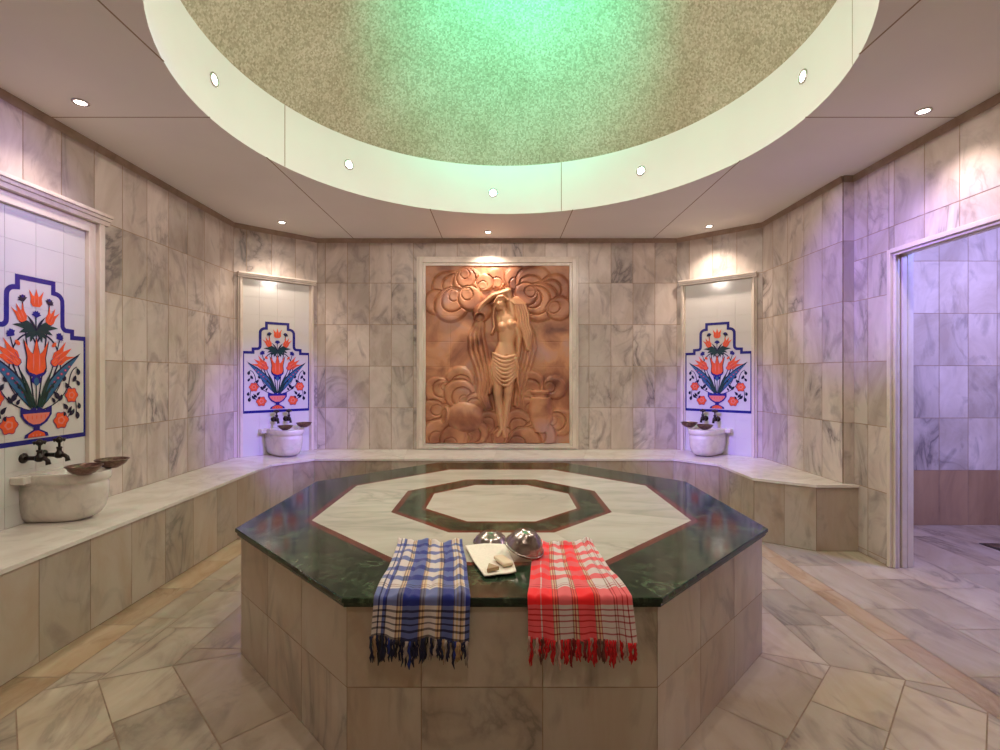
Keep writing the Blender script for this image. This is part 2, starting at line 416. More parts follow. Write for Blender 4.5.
# ------------------------------------------------------------------ floor
CX, CY = 0.008, 3.172
def octo(ap, cx=CX, cy=CY):
    r = ap/math.cos(PI/8)
    return [(cx+r*math.cos(PI/8+k*PI/4), cy+r*math.sin(PI/8+k*PI/4)) for k in range(8)]
fl = MB()
fl.box((XL-.12, YF-.12, -.1), (SX1+.1, YB+.12, -.0015), M['grout_dark'])
def put(poly, mat):
    if len(poly) < 3: return
    if parea(poly) < 0: poly = poly[::-1]
    q = inset(poly, 0.0026)
    if len(q) >= 3 and abs(parea(q)) > 2e-4:
        fl.face([(x, y, 0) for x, y in q], M[mat], rt())
rings = [1.30, 1.64, 1.92, 2.20, 2.50, 2.80, 3.1, 3.4, 3.7, 4.0, 4.3, 4.6, 4.9, 5.2]
for k in range(8):
    ang = k*PI/4; nx, ny = math.cos(ang), math.sin(ang); tx, ty = -ny, nx
    for ri in range(len(rings)-1):
        r0, r1 = rings[ri], rings[ri+1]
        t0 = r1*math.tan(PI/8)
        step = 0.55 if ri % 2 == 0 else 0.48
        e = [-t0]; x = -t0 + (0.42 if ri % 2 else 0.55) + 0.1*((k*7+ri) % 3)
        while x < t0-0.15: e.append(x); x += step
        e.append(t0)
        trap = [(r0, -r0*math.tan(PI/8)), (r1, -t0), (r1, t0), (r0, r0*math.tan(PI/8))]
        for i in range(len(e)-1):
            p = clip(trap, 0, -1, -e[i]); p = clip(p, 0, 1, e[i+1]) if len(p) > 2 else []
            if len(p) < 3: continue
            p = [(CX+nx*a+tx*b, CY+ny*a+ty*b) for a, b in p]
            for c_ in ((1, 0, 2.10), (-1, 0, 2.10), (0, 1, YB-.1), (0, -1, -YF)):
                p = clip(p, *c_)
                if len(p) < 3: break
            put(p, 'floor')
def strip(x0, x1, y0, y1, L, mat, off=0.0):
    y = y0-off
    while y < y1:
        a, b = max(y, y0), min(y+L, y1)
        if b-a > .01: put([(x0, a), (x1, a), (x1, b), (x0, b)], mat)
        y += L
strip(2.10, 2.25, YF, 5.4, 0.62, 'floor_warm')
strip(-2.33, -2.10, YF, 5.4, 0.5, 'floor_warm')
strip(2.25, 2.60, YF, 4.4, 0.70, 'floor', .2); strip(2.60, XR2, YF, 4.2, 0.70, 'floor', .45)
for i in range(9):
    strip(XR2+.37*i, XR2+.37*(i+1), SY0, SY1, 0.70, 'floor', .15*((i*3) % 4))
fl.build('floor', kind='structure')

# ------------------------------------------------------------------ ledge (bench running round the walls)
LF = [(-2.31, YF), (-2.31, 5.05), (-2.0, 5.39), (1.866, 5.39), (2.205, 5.06), (2.215, 4.38), (2.60, 4.10), (XR2, 4.10)]
def ledge():
    mb = MB(); ztop = LEDGE-.022
    # faces (tiled), set back from the nosing
    inner = []
    for i, p in enumerate(LF):
        # offset of 1.5 cm towards the wall
        q = Vector(p)
        a = Vector(LF[i-1]) if i else None; b = Vector(LF[i+1]) if i < len(LF)-1 else None
        ns = []
        for s, e in ((a, q), (q, b)):
            if s is not None and e is not None:
                d = (e-s).normalized(); ns.append(Vector((-d.y, d.x)))
        if len(ns) == 2:
            m_ = (ns[0]+ns[1]).normalized(); off = m_*(.015/max(.3, m_.dot(ns[0])))
        else: off = ns[0]*.015
        inner.append((q.x+off.x, q.y+off.y))
    wallpts = [(XL, YF), (XL, YC), (BL, YB), (BR, YB), (XR, YC), (XR, 4.17), (XR2, 4.165)]
    # core body
    poly_parts = [
        [inner[0], inner[1], (XL, YC), (XL, YF)],
        [inner[1], inner[2], (BL, YB), (XL, YC)],
        [inner[2], inner[3], (BR, YB), (BL, YB)],
        [inner[3], inner[4], (XR, YC), (BR, YB)],
        [inner[4], inner[5], (XR, 4.45), (XR, YC)],
        [inner[5], inner[6], (XR, 4.17), (XR, 4.45)],
        [inner[6], inner[7], (XR2, 4.165), (XR, 4.17)]]
    for p in poly_parts:
        if parea(p) < 0: p = p[::-1]
        mb.prism(p, 0, ztop, M['grout_dark'])
    for i in range(len(inner)-1):
        a = Vector((*inner[i], 0)); b = Vector((*inner[i+1], 0)); L = (b-a).length; u = (b-a)/L
        nr = Vector((u.y, -u.x, 0))
        n = max(1, round(L/(0.31 if i == 0 else 0.27))); g = .0016
        for k in range(n):
            s0, s1 = L*k/n+g, L*(k+1)/n-g
            c = [a+u*s0, a+u*s1]
            mb.face([tuple(c[0]+nr*.002+Vector((0, 0, .004))), tuple(c[1]+nr*.002+Vector((0, 0, .004))),
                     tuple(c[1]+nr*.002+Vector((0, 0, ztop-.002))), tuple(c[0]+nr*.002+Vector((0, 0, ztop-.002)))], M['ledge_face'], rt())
    # top slabs, with joints
    def topslab(a0, a1, b0, b1, n):
        for k in range(n):
            f0, f1 = k/n, (k+1)/n
            P = lambda p, q, f: (p[0]+(q[0]-p[0])*f, p[1]+(q[1]-p[1])*f)
            poly = [P(a0, a1, f0), P(a0, a1, f1), P(b0, b1, f1), P(b0, b1, f0)]
            if parea(poly) < 0: poly = poly[::-1]
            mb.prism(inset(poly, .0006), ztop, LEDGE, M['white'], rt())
    topslab(LF[0], LF[1], (XL, YF), (XL, YC), 6)
    topslab(LF[1], LF[2], (XL, YC), (BL, YB), 1)
    topslab(LF[2], LF[3], (BL, YB), (BR, YB), 4)
    topslab(LF[3], LF[4], (BR, YB), (XR, YC), 1)
    topslab(LF[4], LF[5], (XR, YC), (XR, 4.45), 1)
    topslab(LF[5], LF[6], (XR, 4.45), (XR, 4.17), 1)
    topslab(LF[6], LF[7], (XR, 4.17), (XR2, 4.163), 1)
    o = mb.build('marble_bench')
    return tag(o, 'continuous low marble bench running along the left, back and right walls', 'bench')
ledge()

# ------------------------------------------------------------------ ceiling, band, dome, cornice
def ceiling():
    mb = MB(); n = 96
    circ = [(DC[0]+DR*math.sin(2*PI*i/n), DC[1]+DR*math.cos(2*PI*i/n)) for i in range(n)]
    X0, X1, Y0, Y1 = XL-.1, XR2+.1, YF-.1, YB+.1
    def outer(i):
        dx, dy = math.sin(2*PI*i/n), math.cos(2*PI*i/n); ts = []
        if dx > 1e-9: ts.append((X1-DC[0])/dx)
        if dx < -1e-9: ts.append((X0-DC[0])/dx)
        if dy > 1e-9: ts.append((Y1-DC[1])/dy)
        if dy < -1e-9: ts.append((Y0-DC[1])/dy)
        t = min(ts); return (DC[0]+dx*t, DC[1]+dy*t)
    outs = [outer(i) for i in range(n)]
    corners = [(X0, Y0), (X1, Y0), (X0, Y1), (X1, Y1)]
    for i in range(n):
        j = (i+1) % n
        poly = [circ[i], outs[i]]
        for c in corners:
            a0 = math.atan2(c[0]-DC[0], c[1]-DC[1]) % (2*PI)
            if 2*PI*i/n < a0 < 2*PI*(i+1)/n: poly.append(c)
        poly += [outs[j], circ[j]]
        mb.face([(x, y, CEIL) for x, y in poly], M['ceil'])
        mb.face([(x, y, CEIL+.12) for x, y in poly][::-1], M['ceil'])
    s = .0045; z = CEIL-.0006
    def seam(x0, y0, x1, y1):
        mb.box((min(x0, x1)-s, min(y0, y1)-s, z), (max(x0, x1)+s, max(y0, y1)+s, CEIL+.002), M['seam'])
    def cy(x, sg): return DC[1]+sg*math.sqrt(DR**2-(x-DC[0])**2)
    for x in (-1.78, 1.86):
        seam(x, cy(x, 1), x, 6.08); seam(x, cy(x, -1), x, YF)
    for x in (-.70, .73):
        seam(x, cy(x, 1), x, 6.08); seam(x, cy(x, -1), x, YF)
    seam(XL, 3.22, DC[0]-DR, 3.22); seam(DC[0]+DR, 3.22, XR2, 3.22)
    mb.build('ceiling', kind='structure')
    # vertical band
    b = MB()
    r0 = [(x, y, CEIL) for x, y in circ]; r1 = [(x, y, DTOP) for x, y in circ]
    V = r0+r1; F = [(i, n+i, n+(i+1) % n, (i+1) % n) for i in range(n)]
    b.mesh(V, F, M['band'], sm=True)
    R2 = DR+.03
    o0 = [(DC[0]+R2*math.sin(2*PI*i/n), DC[1]+R2*math.cos(2*PI*i/n), CEIL+.002) for i in range(n)]
    o1 = [(x, y, DTOP) for x, y, _ in o0]
    b.mesh(o0+o1, [(i, (i+1) % n, n+(i+1) % n, n+i) for i in range(n)], M['band'], sm=True)
    b.mesh(r1+o1, [(i, (i+1) % n, n+(i+1) % n, n+i) for i in range(n)], M['band'])
    for a in (-66.8, 17.3, 106.5, -150, 150):
        r = math.radians(a); c, sn = math.cos(r), math.sin(r); RR = DR-.0015
        px, py = DC[0]+RR*sn, DC[1]+RR*c
        b.face([(px-c*.004, py+sn*.004, CEIL+.002), (px+c*.004, py-sn*.004, CEIL+.002), (px+c*.004, py-sn*.004, DTOP-.002), (px-c*.004, py+sn*.004, DTOP-.002)], M['seam'])
    b.build('trim_2', kind='structure')
    # dome shell
    d = MB(); H = 1.15; RD = DR+.02; Rs = (RD*RD+H*H)/(2*H); zc = DTOP+H-Rs
    m_ = 20; a_max = math.asin(min(1, RD/Rs)) if H < RD else PI/2
    V = []; F = []; UV = []
    nn = 128
    for k in range(m_+1):
        a = a_max*(1-k/m_)
        for i in range(nn):
            th = 2*PI*i/nn
            V.append((DC[0]+Rs*math.sin(a)*math.sin(th), DC[1]+Rs*math.sin(a)*math.cos(th), zc+Rs*math.cos(a)))
    for k in range(m_):
        for i in range(nn):
            j = (i+1) % nn; F.append((k*nn+i, (k+1)*nn+i, (k+1)*nn+j, k*nn+j))
    d.mesh(V, F, M['dome'], sm=True)
    o = d.build('ceiling_dome', kind='structure')
    uv = o.data.uv_layers.new(name='UVMap')
    for lp in o.data.loops:
        co = o.data.vertices[lp.vertex_index].co
        uv.data[lp.index].uv = ((co.x)*1.0, (co.y-DC[1])*0.5+(co.z-DTOP)*1.6)
ceiling()

def cornice():
    mb = MB(); pts = [(XL, YF), (XL, YC), (BL, YB), (BR, YB), (XR, YC), (XR, 4.17), (XR2, 4.17), (XR2, YF), (XL, YF)]
    z0, z1 = CEIL-.055, CEIL-.001
    for i in range(len(pts)-1):
        a = Vector((*pts[i], 0)); b = Vector((*pts[i+1], 0)); u = (b-a).normalized(); nr = Vector((u.y, -u.x, 0)); L = (b-a).length
        n = max(1, round(L/.8)); w_ = .016
        for k in range(n):
            s0, s1 = L*k/n, L*(k+1)/n
            V = []
            for z in (z0, z1):
                for s_, dd in ((s0, .0005), (s1, .0005), (s1, w_ if z == z1 else .008), (s0, w_ if z == z1 else .008)):
                    V.append(tuple(a+u*s_+nr*dd+Vector((0, 0, z))))
            mb.mesh(V, [(0,3,2,1),(4,5,6,7),(0,1,5,4),(1,2,6,5),(2,3,7,6),(3,0,4,7)], M['cornice'], rt())
    mb.build('trim_3', kind='structure')
cornice()

# ------------------------------------------------------------------ recessed spotlights
def downlight():
    t = thing('recessed_spotlight', 'x', 'spotlight', (0, 0, 0))
    mb = MB(); mb.lathe([(.030, 0.001), (.046, 0.0), (.047, -.004), (.040, -.009), (.034, -.008), (.031, -.003), (.030, 0.001)], M['chrome'], cap0=False, cap1=False, n=32)
    mb.build('trim_ring', t)
    mb = MB(); mb.lathe([(.0315, -.0015), (.031, -.004), (.02, -.0055), (0.001, -.006)], M['lens'], n=32, cap0=True)
    mb.build('lens', t)
    return t
DL = downlight()
CL = ['recessed ceiling spotlight above the large left wall niche', 'recessed ceiling spotlight above the narrow back left niche',
      'recessed ceiling spotlight above the carved terracotta relief', 'recessed ceiling spotlight above the narrow back right niche',
      'recessed ceiling spotlight above the doorway on the right']
first = True
for (x, y, p), lb in zip(CEIL_SPOTS, CL):
    if first:
        DL.location = (x, y, CEIL-.0005); DL['label'] = lb; DL['group'] = 'spotlights in the flat ceiling'; first = False
    else: dup(DL, (x, y, CEIL-.0005), 0, lb, 'spotlights in the flat ceiling')
BLb = ['leftmost of the five spotlights in the white band under the dome', 'second from left of the five spotlights in the white band under the dome',
       'middle spotlight of the white dome band, straight above the relief', 'second from right of the five spotlights in the white band under the dome',
       'rightmost of the five spotlights in the white band under the dome']
for (a, z), lb in zip(BAND_SPOTS, BLb):
    r = math.radians(a)
    # local -Z must point to the centre
    d = Vector((-math.sin(r), -math.cos(r), 0))
    rot = d.to_track_quat('-Z', 'Y').to_euler()
    dup(DL, (DC[0]+math.sin(r)*(DR-.001), DC[1]+math.cos(r)*(DR-.001), z), 0, lb, 'spotlights in the dome band', rot=rot)

# ------------------------------------------------------------------ niche frames and tile panels
def frame_local(mb, W, H, prof, bottom=False, mat='trim', header=None):
    """moulding on the plane y=0 facing -y; prof = list of (inset0, inset1, projection)"""
    for i0, i1, pr in prof:
        mb.box((-W/2+i0, -pr, 0), (-W/2+i1, 0, H-i0), M[mat], rt())
        mb.box((W/2-i1, -pr, 0), (W/2-i0, 0, H-i0), M[mat], rt())
        mb.box((-W/2+i1, -pr, H-i1), (W/2-i1, 0, H-i0), M[mat], rt())
        if bottom: mb.box((-W/2+i1, -pr, i0), (W/2-i1, 0, i1), M[mat], rt())
    for (za, zb, pp) in (header or []):
        mb.box((-W/2-.004-pp*.05, -pp, H-zb+.0005), (W/2+.004+pp*.05, 0, H-za+.003), M[mat], (.4, .2, .3))

PW, PH = 0.355, 0.987
def outline(off=0.0):
    pts = [(.105, .987), (.105, .925), (.135, .922)]
    for k in range(1, 6):
        a = PI/2*(1-k/6); pts.append((.135+.0375*math.cos(a), .885+.037*math.sin(a)))
    pts += [(.1725, .86), (.1725, .745)]
    for k in range(1, 6):
        a = PI+PI/2*k/6; pts.append((.2225+.05*math.cos(a), .735+.05*math.sin(a)))
    pts += [(.2475, .685), (.2475, .642), (.355, .642), (.355, 0)]
    return pts
def offset_poly(pts, d):
    n = len(pts); out = []
    for i in range(n):
        a, b, c = Vector(pts[i-1]), Vector(pts[i]), Vector(pts[(i+1) % n])
        u = (b-a).normalized(); v = (c-b).normalized()
        n1 = Vector((u.y, -u.x)); n2 = Vector((v.y, -v.x)); m_ = n1+n2
        if m_.length < 1e-4: m_ = n1
        m_.normalize(); out.append(tuple(b - m_*(d/max(.5, m_.dot(n1)))))
    return out

class Paint:
    """flat glazed shapes on the tile face, in panel metres (x centred, z up)"""
    def __init__(s, y): s.mb = MB(); s.y = y; s.k = 0
    def poly(s, pts, mat, mir=True):
        from mathutils.geometry import tessellate_polygon
        for sg in ((1, -1) if mir else (1,)):
            s.k += 1; y = s.y-.00002*s.k
            P = [(sg*x, y, z) for x, z in pts]
            tris = tessellate_polygon([[Vector((p[0], p[2], 0)) for p in P]])
            T = []
            for t in tris:
                a, b, c = (P[i] for i in t)
                cr = (b[0]-a[0])*(c[2]-a[2])-(b[2]-a[2])*(c[0]-a[0])
                T.append(t if cr > 0 else t[::-1])
            s.mb.mesh(P, T, M[mat])
    def ell(s, cx, cz, rx, rz, mat, ang=0, n=16, mir=True, scal=0, ns=0):
        pts = []
        for i in range(n):
            a = 2*PI*i/n; q = 1+scal*math.cos(ns*a)
            x, z = rx*q*math.cos(a), rz*q*math.sin(a)
            pts.append((cx+x*math.cos(ang)-z*math.sin(ang), cz+x*math.sin(ang)+z*math.cos(ang)))
        s.poly(pts, mat, mir)
    def stroke(s, pts, w0, w1, mat, mir=True):
        L = []; Rr = []; n = len(pts)
        for i, p in enumerate(pts):
            a = Vector(pts[max(i-1, 0)]); b = Vector(pts[min(i+1, n-1)]); d = (b-a).normalized(); w_ = w0+(w1-w0)*i/(n-1)
            L.append((p[0]-d.y*w_, p[1]+d.x*w_)); Rr.append((p[0]+d.y*w_, p[1]-d.x*w_))
        s.poly(L+Rr[::-1], mat, mir)
    def curve(s, p0, p1, p2, n=10):
        return [((1-t)**2*p0[0]+2*t*(1-t)*p1[0]+t*t*p2[0], (1-t)**2*p0[1]+2*t*(1-t)*p1[1]+t*t*p2[1]) for t in [i/n for i in range(n+1)]]
    def leaf(s, p0, p1, p2, w, mat, mir=True, n=14):
        c = s.curve(p0, p1, p2, n); L = []; Rr = []
        for i, p in enumerate(c):
            a = Vector(c[max(i-1, 0)]); b = Vector(c[min(i+1, n)]); d = (b-a).normalized(); w_ = w*math.sin(PI*(i/n)**.8)+.0005
            L.append((p[0]-d.y*w_, p[1]+d.x*w_)); Rr.append((p[0]+d.y*w_, p[1]-d.x*w_))
        s.poly(L+Rr[::-1], mat, mir)
    def tulip(s, cx, cz, h, w, ang, mat='orange', mir=True, out='ink'):
        base = [(0, 0), (.30, .02), (.50, .22), (.46, .52), (.62, 1.0), (.30, .68), (.17, .62), (0, 1.08)]
        pts = base + [(-x, z) for x, z in base[-2:0:-1]]
        def tr(sc_, dz=0): 
            r = []
            for x, z in pts:
                X, Z = x*w*sc_, (z-.5)*h*sc_; r.append((cx+X*math.cos(ang)-Z*math.sin(ang), cz+X*math.sin(ang)+Z*math.cos(ang)))
            return r
        if out: s.poly(tr(1.12), out, mir)
        s.poly(tr(1.0), mat, mir)
        for dx in (-.16, .16):
            q = [(dx, .1), (dx+.04, .35), (dx, .72), (dx-.03, .35)]
            s.poly([(cx+x*w*math.cos(ang)-(z-.5)*h*math.sin(ang), cz+x*w*math.sin(ang)+(z-.5)*h*math.cos(ang)) for x, z in q], 'pink', mir)
    def rose(s, cx, cz, r, mir=True):
        s.ell(cx, cz, r*1.05, r*1.08, 'violet', n=30, scal=.1, ns=6, mir=mir)
        s.ell(cx, cz, r*.95, r*.97, 'orange', n=30, scal=.12, ns=6, mir=mir)
        s.ell(cx, cz, r*.5, r*.5, 'pink', n=20, scal=.12, ns=5, mir=mir); s.ell(cx, cz, r*.3, r*.3, 'orange', mir=mir)
    def carn(s, cx, cz, r, ang, mir=True, mat='navy'):
        pts = [(0, -.5)]
        for i in range(11):
            a = math.radians(10+160*i/10); q = 1.0 if i % 2 == 0 else .76
            pts.append((q*math.cos(a), q*math.sin(a)-.1))
        s.poly([(cx+r*(x*math.cos(ang)-z*math.sin(ang)), cz+r*(x*math.sin(ang)+z*math.cos(ang))) for x, z in pts], mat, mir)

def tile_panel_field(parent, W, H, cz):
    """white glazed tiles 20 cm, 4 mm proud"""
    mb = MB(); g = .0011; ts = .197
    mb.box((-W/2, -.004, 0), (W/2, .002, H), M['tilegrout'])
    nx = math.ceil(W/ts/2)+1; z = H
    zs = [0.0]; k = H % ts
    if k > .02: zs.append(k)
    while zs[-1] < H-.02: zs.append(zs[-1]+ts)
    zs[-1] = H
    for i in range(-nx, nx):
        x0, x1 = max(i*ts, -W/2), min((i+1)*ts, W/2)
        if x1-x0 < .01: continue
        for j in range(len(zs)-1):
            mb.box((x0+g, -.007, zs[j]+g), (x1-g, -.0035, zs[j+1]-g), M['tilewhite'])
    return mb.build('tile_field', parent)

def motif(parent, z0):
    P = Paint(-.0088)
    S = .0015; ZS = .00158
    def p(x, y): return ((x-270)*S, (680-y)*ZS)
    # stems
    for a, b, c, w_ in (((275, 560), (300, 420), (330, 140), .004), ((280, 560), (340, 430), (380, 280), .0035), ((275, 560), (330, 480), (372, 380), .005),
                        ((272, 300), (300, 240), (345, 215), .004), ((300, 565), (390, 545), (425, 470), .003), ((425, 470), (470, 500), (466, 600), .003), ((425, 480), (430, 400), (470, 390), .003),
                        ((300, 260), (380, 280), (385, 400), .004), ((385, 400), (400, 450), (360, 500), .003), ((440, 560), (440, 600), (400, 620), .003)):
        P.stroke(P.curve(p(*a), p(*b), p(*c)), w_*1.35, w_*1.1, 'ink')
    P.stroke([p(270, 560), p(270, 400), p(270, 290), p(268, 180)], .004, .004, 'leafgreen', mir=False)
    # saz leaves
    P.leaf(p(290, 560), p(345, 440), p(488, 330), .038, 'ink'); P.leaf(p(294, 553), p(349, 442), p(480, 342), .031, 'teal')
    P.leaf(p(283, 560), p(310, 470), p(345, 430), .010, 'leafgreen')
    c = P.curve(p(305, 530), p(350, 440), p(450, 375), 9)
    for i, q in enumerate(c[1:-1]): P.ell(q[0], q[1], .0125, .010, 'violet', n=8); P.ell(q[0], q[1], .005, .005, 'pink', n=6)
    # fan of dark leaves
    for e in ((352, 205), (372, 232), (345, 262), (318, 285), (296, 295)):
        P.leaf(p(270, 250), p((270+e[0])/2+6, (250+e[1])/2-14), p(*e), .0155, 'leafgreen')
    P.leaf(p(270, 250), p(285, 215), p(312, 190), .008, 'ink')
    # flowers
    P.tulip(*p(270, 120), .105, .080, 0, mir=False, out=None)
    P.tulip(*p(340, 185), .110, .066, -.45, out=None)
    P.carn(*p(330, 130), .033, -.4, mat='ink'); P.carn(*p(270, 186), .034, 0, mir=False); P.ell(*p(330, 118), .01, .01, 'navy')
    P.tulip(*p(394, 342), .150, .098, -.95, out=None); P.tulip(*p(360, 368), .07, .05, -.8, out='navy')
    P.tulip(*p(270, 358), .215, .128, 0, mir=False, out='ink')
    P.ell(*p(270, 445), .034, .028, 'navy', mir=False); P.ell(*p(270, 452), .017, .026, 'teal', mir=False)
    P.leaf(p(270, 425), p(300, 430), p(318, 405), .010, 'navy')
    P.carn(*p(378, 268), .034, -.7); P.ell(*p(378, 264), .022, .022, 'navy', n=20, scal=.2, ns=5)
    P.rose(*p(440, 512), .047); P.rose(*p(387, 616), .052)
    P.ell(*p(352, 300), .012, .02, 'orange', ang=-.8)
    for x, y, a, r in ((470, 410, .3, .022), (452, 440, -.5, .020), (470, 460, .5, .018), (466, 600, .2, .024), (440, 585, -.9, .020), (360, 510, .9, .024), (345, 530, .4, .016), (380, 520, -.6, .020),
                       (405, 560, .7, .020), (425, 575, -.5, .018), (475, 560, .1, .020), (410, 470, .3, .018), (400, 440, -.4, .016), (340, 470, .2, .012), (398, 590, .1, .014)):
        P.leaf(p(x+a*14, y+r*700), p(x+10, y), p(x-a*14, y-r*700), r*.68, 'ink')
    for e in ((345, 400), (372, 440), (330, 455), (318, 500)):
        P.leaf(p(285, 545), p((285+e[0])/2-12, (545+e[1])/2), p(*e), .0085, 'leafgreen')
    # vase
    P.poly([p(200, 548), p(232, 566), p(262, 552), p(270, 566), p(278, 552), p(308, 566), p(340, 548), p(340, 585), p(318, 615), p(288, 632), p(252, 632), p(222, 615), p(200, 585)], 'navy', False)
    P.poly([p(210, 578), p(330, 578), p(325, 592), p(305, 612), p(284, 622), p(256, 622), p(235, 612), p(215, 592)], 'pink', False)
    for k in range(-2, 3): P.ell(*p(270+k*20, 594), .003, .014, 'orange', n=8, mir=False)
    P.poly([p(255, 632), p(285, 632), p(284, 643), p(320, 660), p(325, 674), p(215, 674), p(220, 660), p(256, 643)], 'navy', False)
    P.poly([p(262, 648), p(278, 648), p(305, 660), p(310, 673), p(230, 673), p(235, 660)], 'orange', False)
    for k in (-1, 0, 1): P.ell(*p(270+k*16, 665), .004, .007, 'pink', n=8, mir=False)
    for k in (1, 2, 3): P.leaf(p(270+8*k, 560), p(270+12*k, 530), p(270+18*k, 500), .007, 'leafgreen')
    o = P.mb.build('painted_bouquet', parent); o.location.z = z0
    # border
    half = outline(); full = [(x, z) for x, z in half] + [(-x, z) for x, z in half[::-1]]
    inn = offset_poly(full[::-1], -.030)[::-1] if parea(full) > 0 else offset_poly(full, .030)
    mb = MB(); n = len(full)
    F = [(i, (i+1) % n, n+(i+1) % n, n+i) for i in range(n)]
    V = [(x, -.0088, z) for x, z in full]+[(x, -.0088, z) for x, z in inn]
    V2 = [(x, -.0060, z) for x, z in full]+[(x, -.0060, z) for x, z in inn]
    mb.mesh(V+V2, F+[(i, 2*n+i, 2*n+(i+1) % n, (i+1) % n) for i in range(n)]+[(n+i, n+(i+1) % n, 3*n+(i+1) % n, 3*n+i) for i in range(n)], M['navy'])
    b = mb.build('border', parent, label='cobalt blue stepped border'); b.location.z = z0; o.scale.z = b.scale.z = .985

def make_panel(name, W, H, loc, rz, label):
    t = thing(name, label, 'tile panel', loc, rz, 'painted tile panels above the basins')
    tile_panel_field(t, W, H, 0); motif(t, 1.053-LEDGE)
    return t
# large left niche; local -y must face +x -> rz = +90deg ; local x -> +y
NY = 3.115
FH = 2.60-LEDGE
fr = MB(); PROF = [(0, .030, .030), (.030, .075, .050), (.075, .105, .022), (.105, .150, .036)]
frame_local(fr, 1.04, FH, PROF, header=[(0, .022, .088), (.022, .045, .074), (.045, .075, .060)])
o = fr.build('trim_4', kind='structure', bevel=.003); o.location = (XL+.002, NY, LEDGE); o.rotation_euler = (0, 0, PI/2)
LEFTP = make_panel('painted_tile_panel', 1.04-.30, FH-.150, (XL+.002, NY, LEDGE+.0005), PI/2, 'large tulip bouquet tile panel in the left wall niche, nearest the camera')
# diagonal niches
def diag(a, b, t=.5, off=.002):
    a = Vector(a); b = Vector(b); c = a.lerp(b, t); u = (b-a).normalized(); return c, u
ca_, u_ = diag((XL, YC), (BL, YB), .492)
rzL = math.atan2(u_.y, u_.x)          # local x along wall, local -y faces the room
nL = Vector((u_.y, -u_.x))
fr = MB(); frame_local(fr, .845, 2.575-LEDGE, [(0, .018, .022), (.018, .04, .040), (.04, .055, .018)], header=[(0, .018, .078), (.018, .036, .064), (.036, .055, .052)])
o = fr.build('trim_5', kind='structure', bevel=.003); o.location = (ca_.x+nL.x*.002, ca_.y+nL.y*.002, LEDGE); o.rotation_euler = (0, 0, rzL)
tL = make_panel('painted_tile_panel', .845-.11, 2.575-LEDGE-.055, (ca_.x+nL.x*.002, ca_.y+nL.y*.002, LEDGE+.0005), rzL, 'tulip bouquet tile panel in the narrow niche at the back left corner')
cb_, v_ = diag((BR, YB), (XR, YC), .5)
rzR = math.atan2(v_.y, v_.x); nR = Vector((v_.y, -v_.x))
o2 = o.copy(); COL.objects.link(o2); o2.name = 'trim_6'; o2.location = (cb_.x+nR.x*.002, cb_.y+nR.y*.002, LEDGE); o2.rotation_euler = (0, 0, rzR)
dup(tL, (cb_.x+nR.x*.002, cb_.y+nR.y*.002, LEDGE+.0005), rzR, 'tulip bouquet tile panel in the narrow niche at the back right corner', 'painted tile panels above the basins')

# ------------------------------------------------------------------ basins, taps, bowls
def make_basin():
    t = thing('marble_basin', 'x', 'basin', (0, 0, 0), 0, 'wash basins on the bench')
    mb = MB(); n = 40
    def ring(sw, sd, z, w=.148, dpt=.395):
        pts = []
        for i in range(n):
            a = PI+PI*i/(n-1)
            c, s_ = math.cos(a), math.sin(a); e = 2/2.7
            pts.append((w*sw*math.copysign(abs(c)**e, c), -.004+dpt*sd*-(abs(s_)**e), z))
        return pts
    prof = [(.60, .62, 0), (.74, .76, .006), (.86, .87, .03), (.95, .95, .075), (.99, .985, .13), (1, 1, .19), (1, 1, .225), (.975, .985, .230), (.975, .985, .240), (1.03, 1.02, .248), (1.05, 1.035, .262), (1.05, 1.035, .292), (1.03, 1.02, .300)]
    rings_ = [ring(a, b, z) for a, b, z in prof]
    # inner cavity
    def iring(sw, z, y0=-.085, dp=.255):
        pts = []
        for i in range(n):
            a = PI+PI*i/(n-1); c, s_ = math.cos(a), math.sin(a); e = 2/2.6
            pts.append((.114*sw*math.copysign(abs(c)**e, c), y0-.01*(1-sw)*10-(dp*sw)*(abs(s_)**e), z))
        return pts
    inner = [iring(1, .300), iring(.97, .292), iring(.9, .18), iring(.7, .12), iring(.3, .10)]
    mb.loft(rings_, M['white'], True, True, False, t=(.3, .2, .6))
    mb.loft([rings_[-1], inner[0]], M['white'], True, False, False, sm=False, t=(.3, .2, .6))
    mb.loft(inner, M['white'], True, False, True, t=(.3, .2, .6))
    mb.build('bowl', t)
    mb = MB()
    mb.box((-.205, -.085, .252), (-.151, -.001, .298), M['white'], (.3, .2, .6)); mb.build('shelf_wing', t, bevel=.006)
    mb = MB(); mb.box((.151, -.085, .252), (.205, -.001, .298), M['white'], (.3, .2, .6)); mb.build('shelf_wing', t, bevel=.006)
    return t
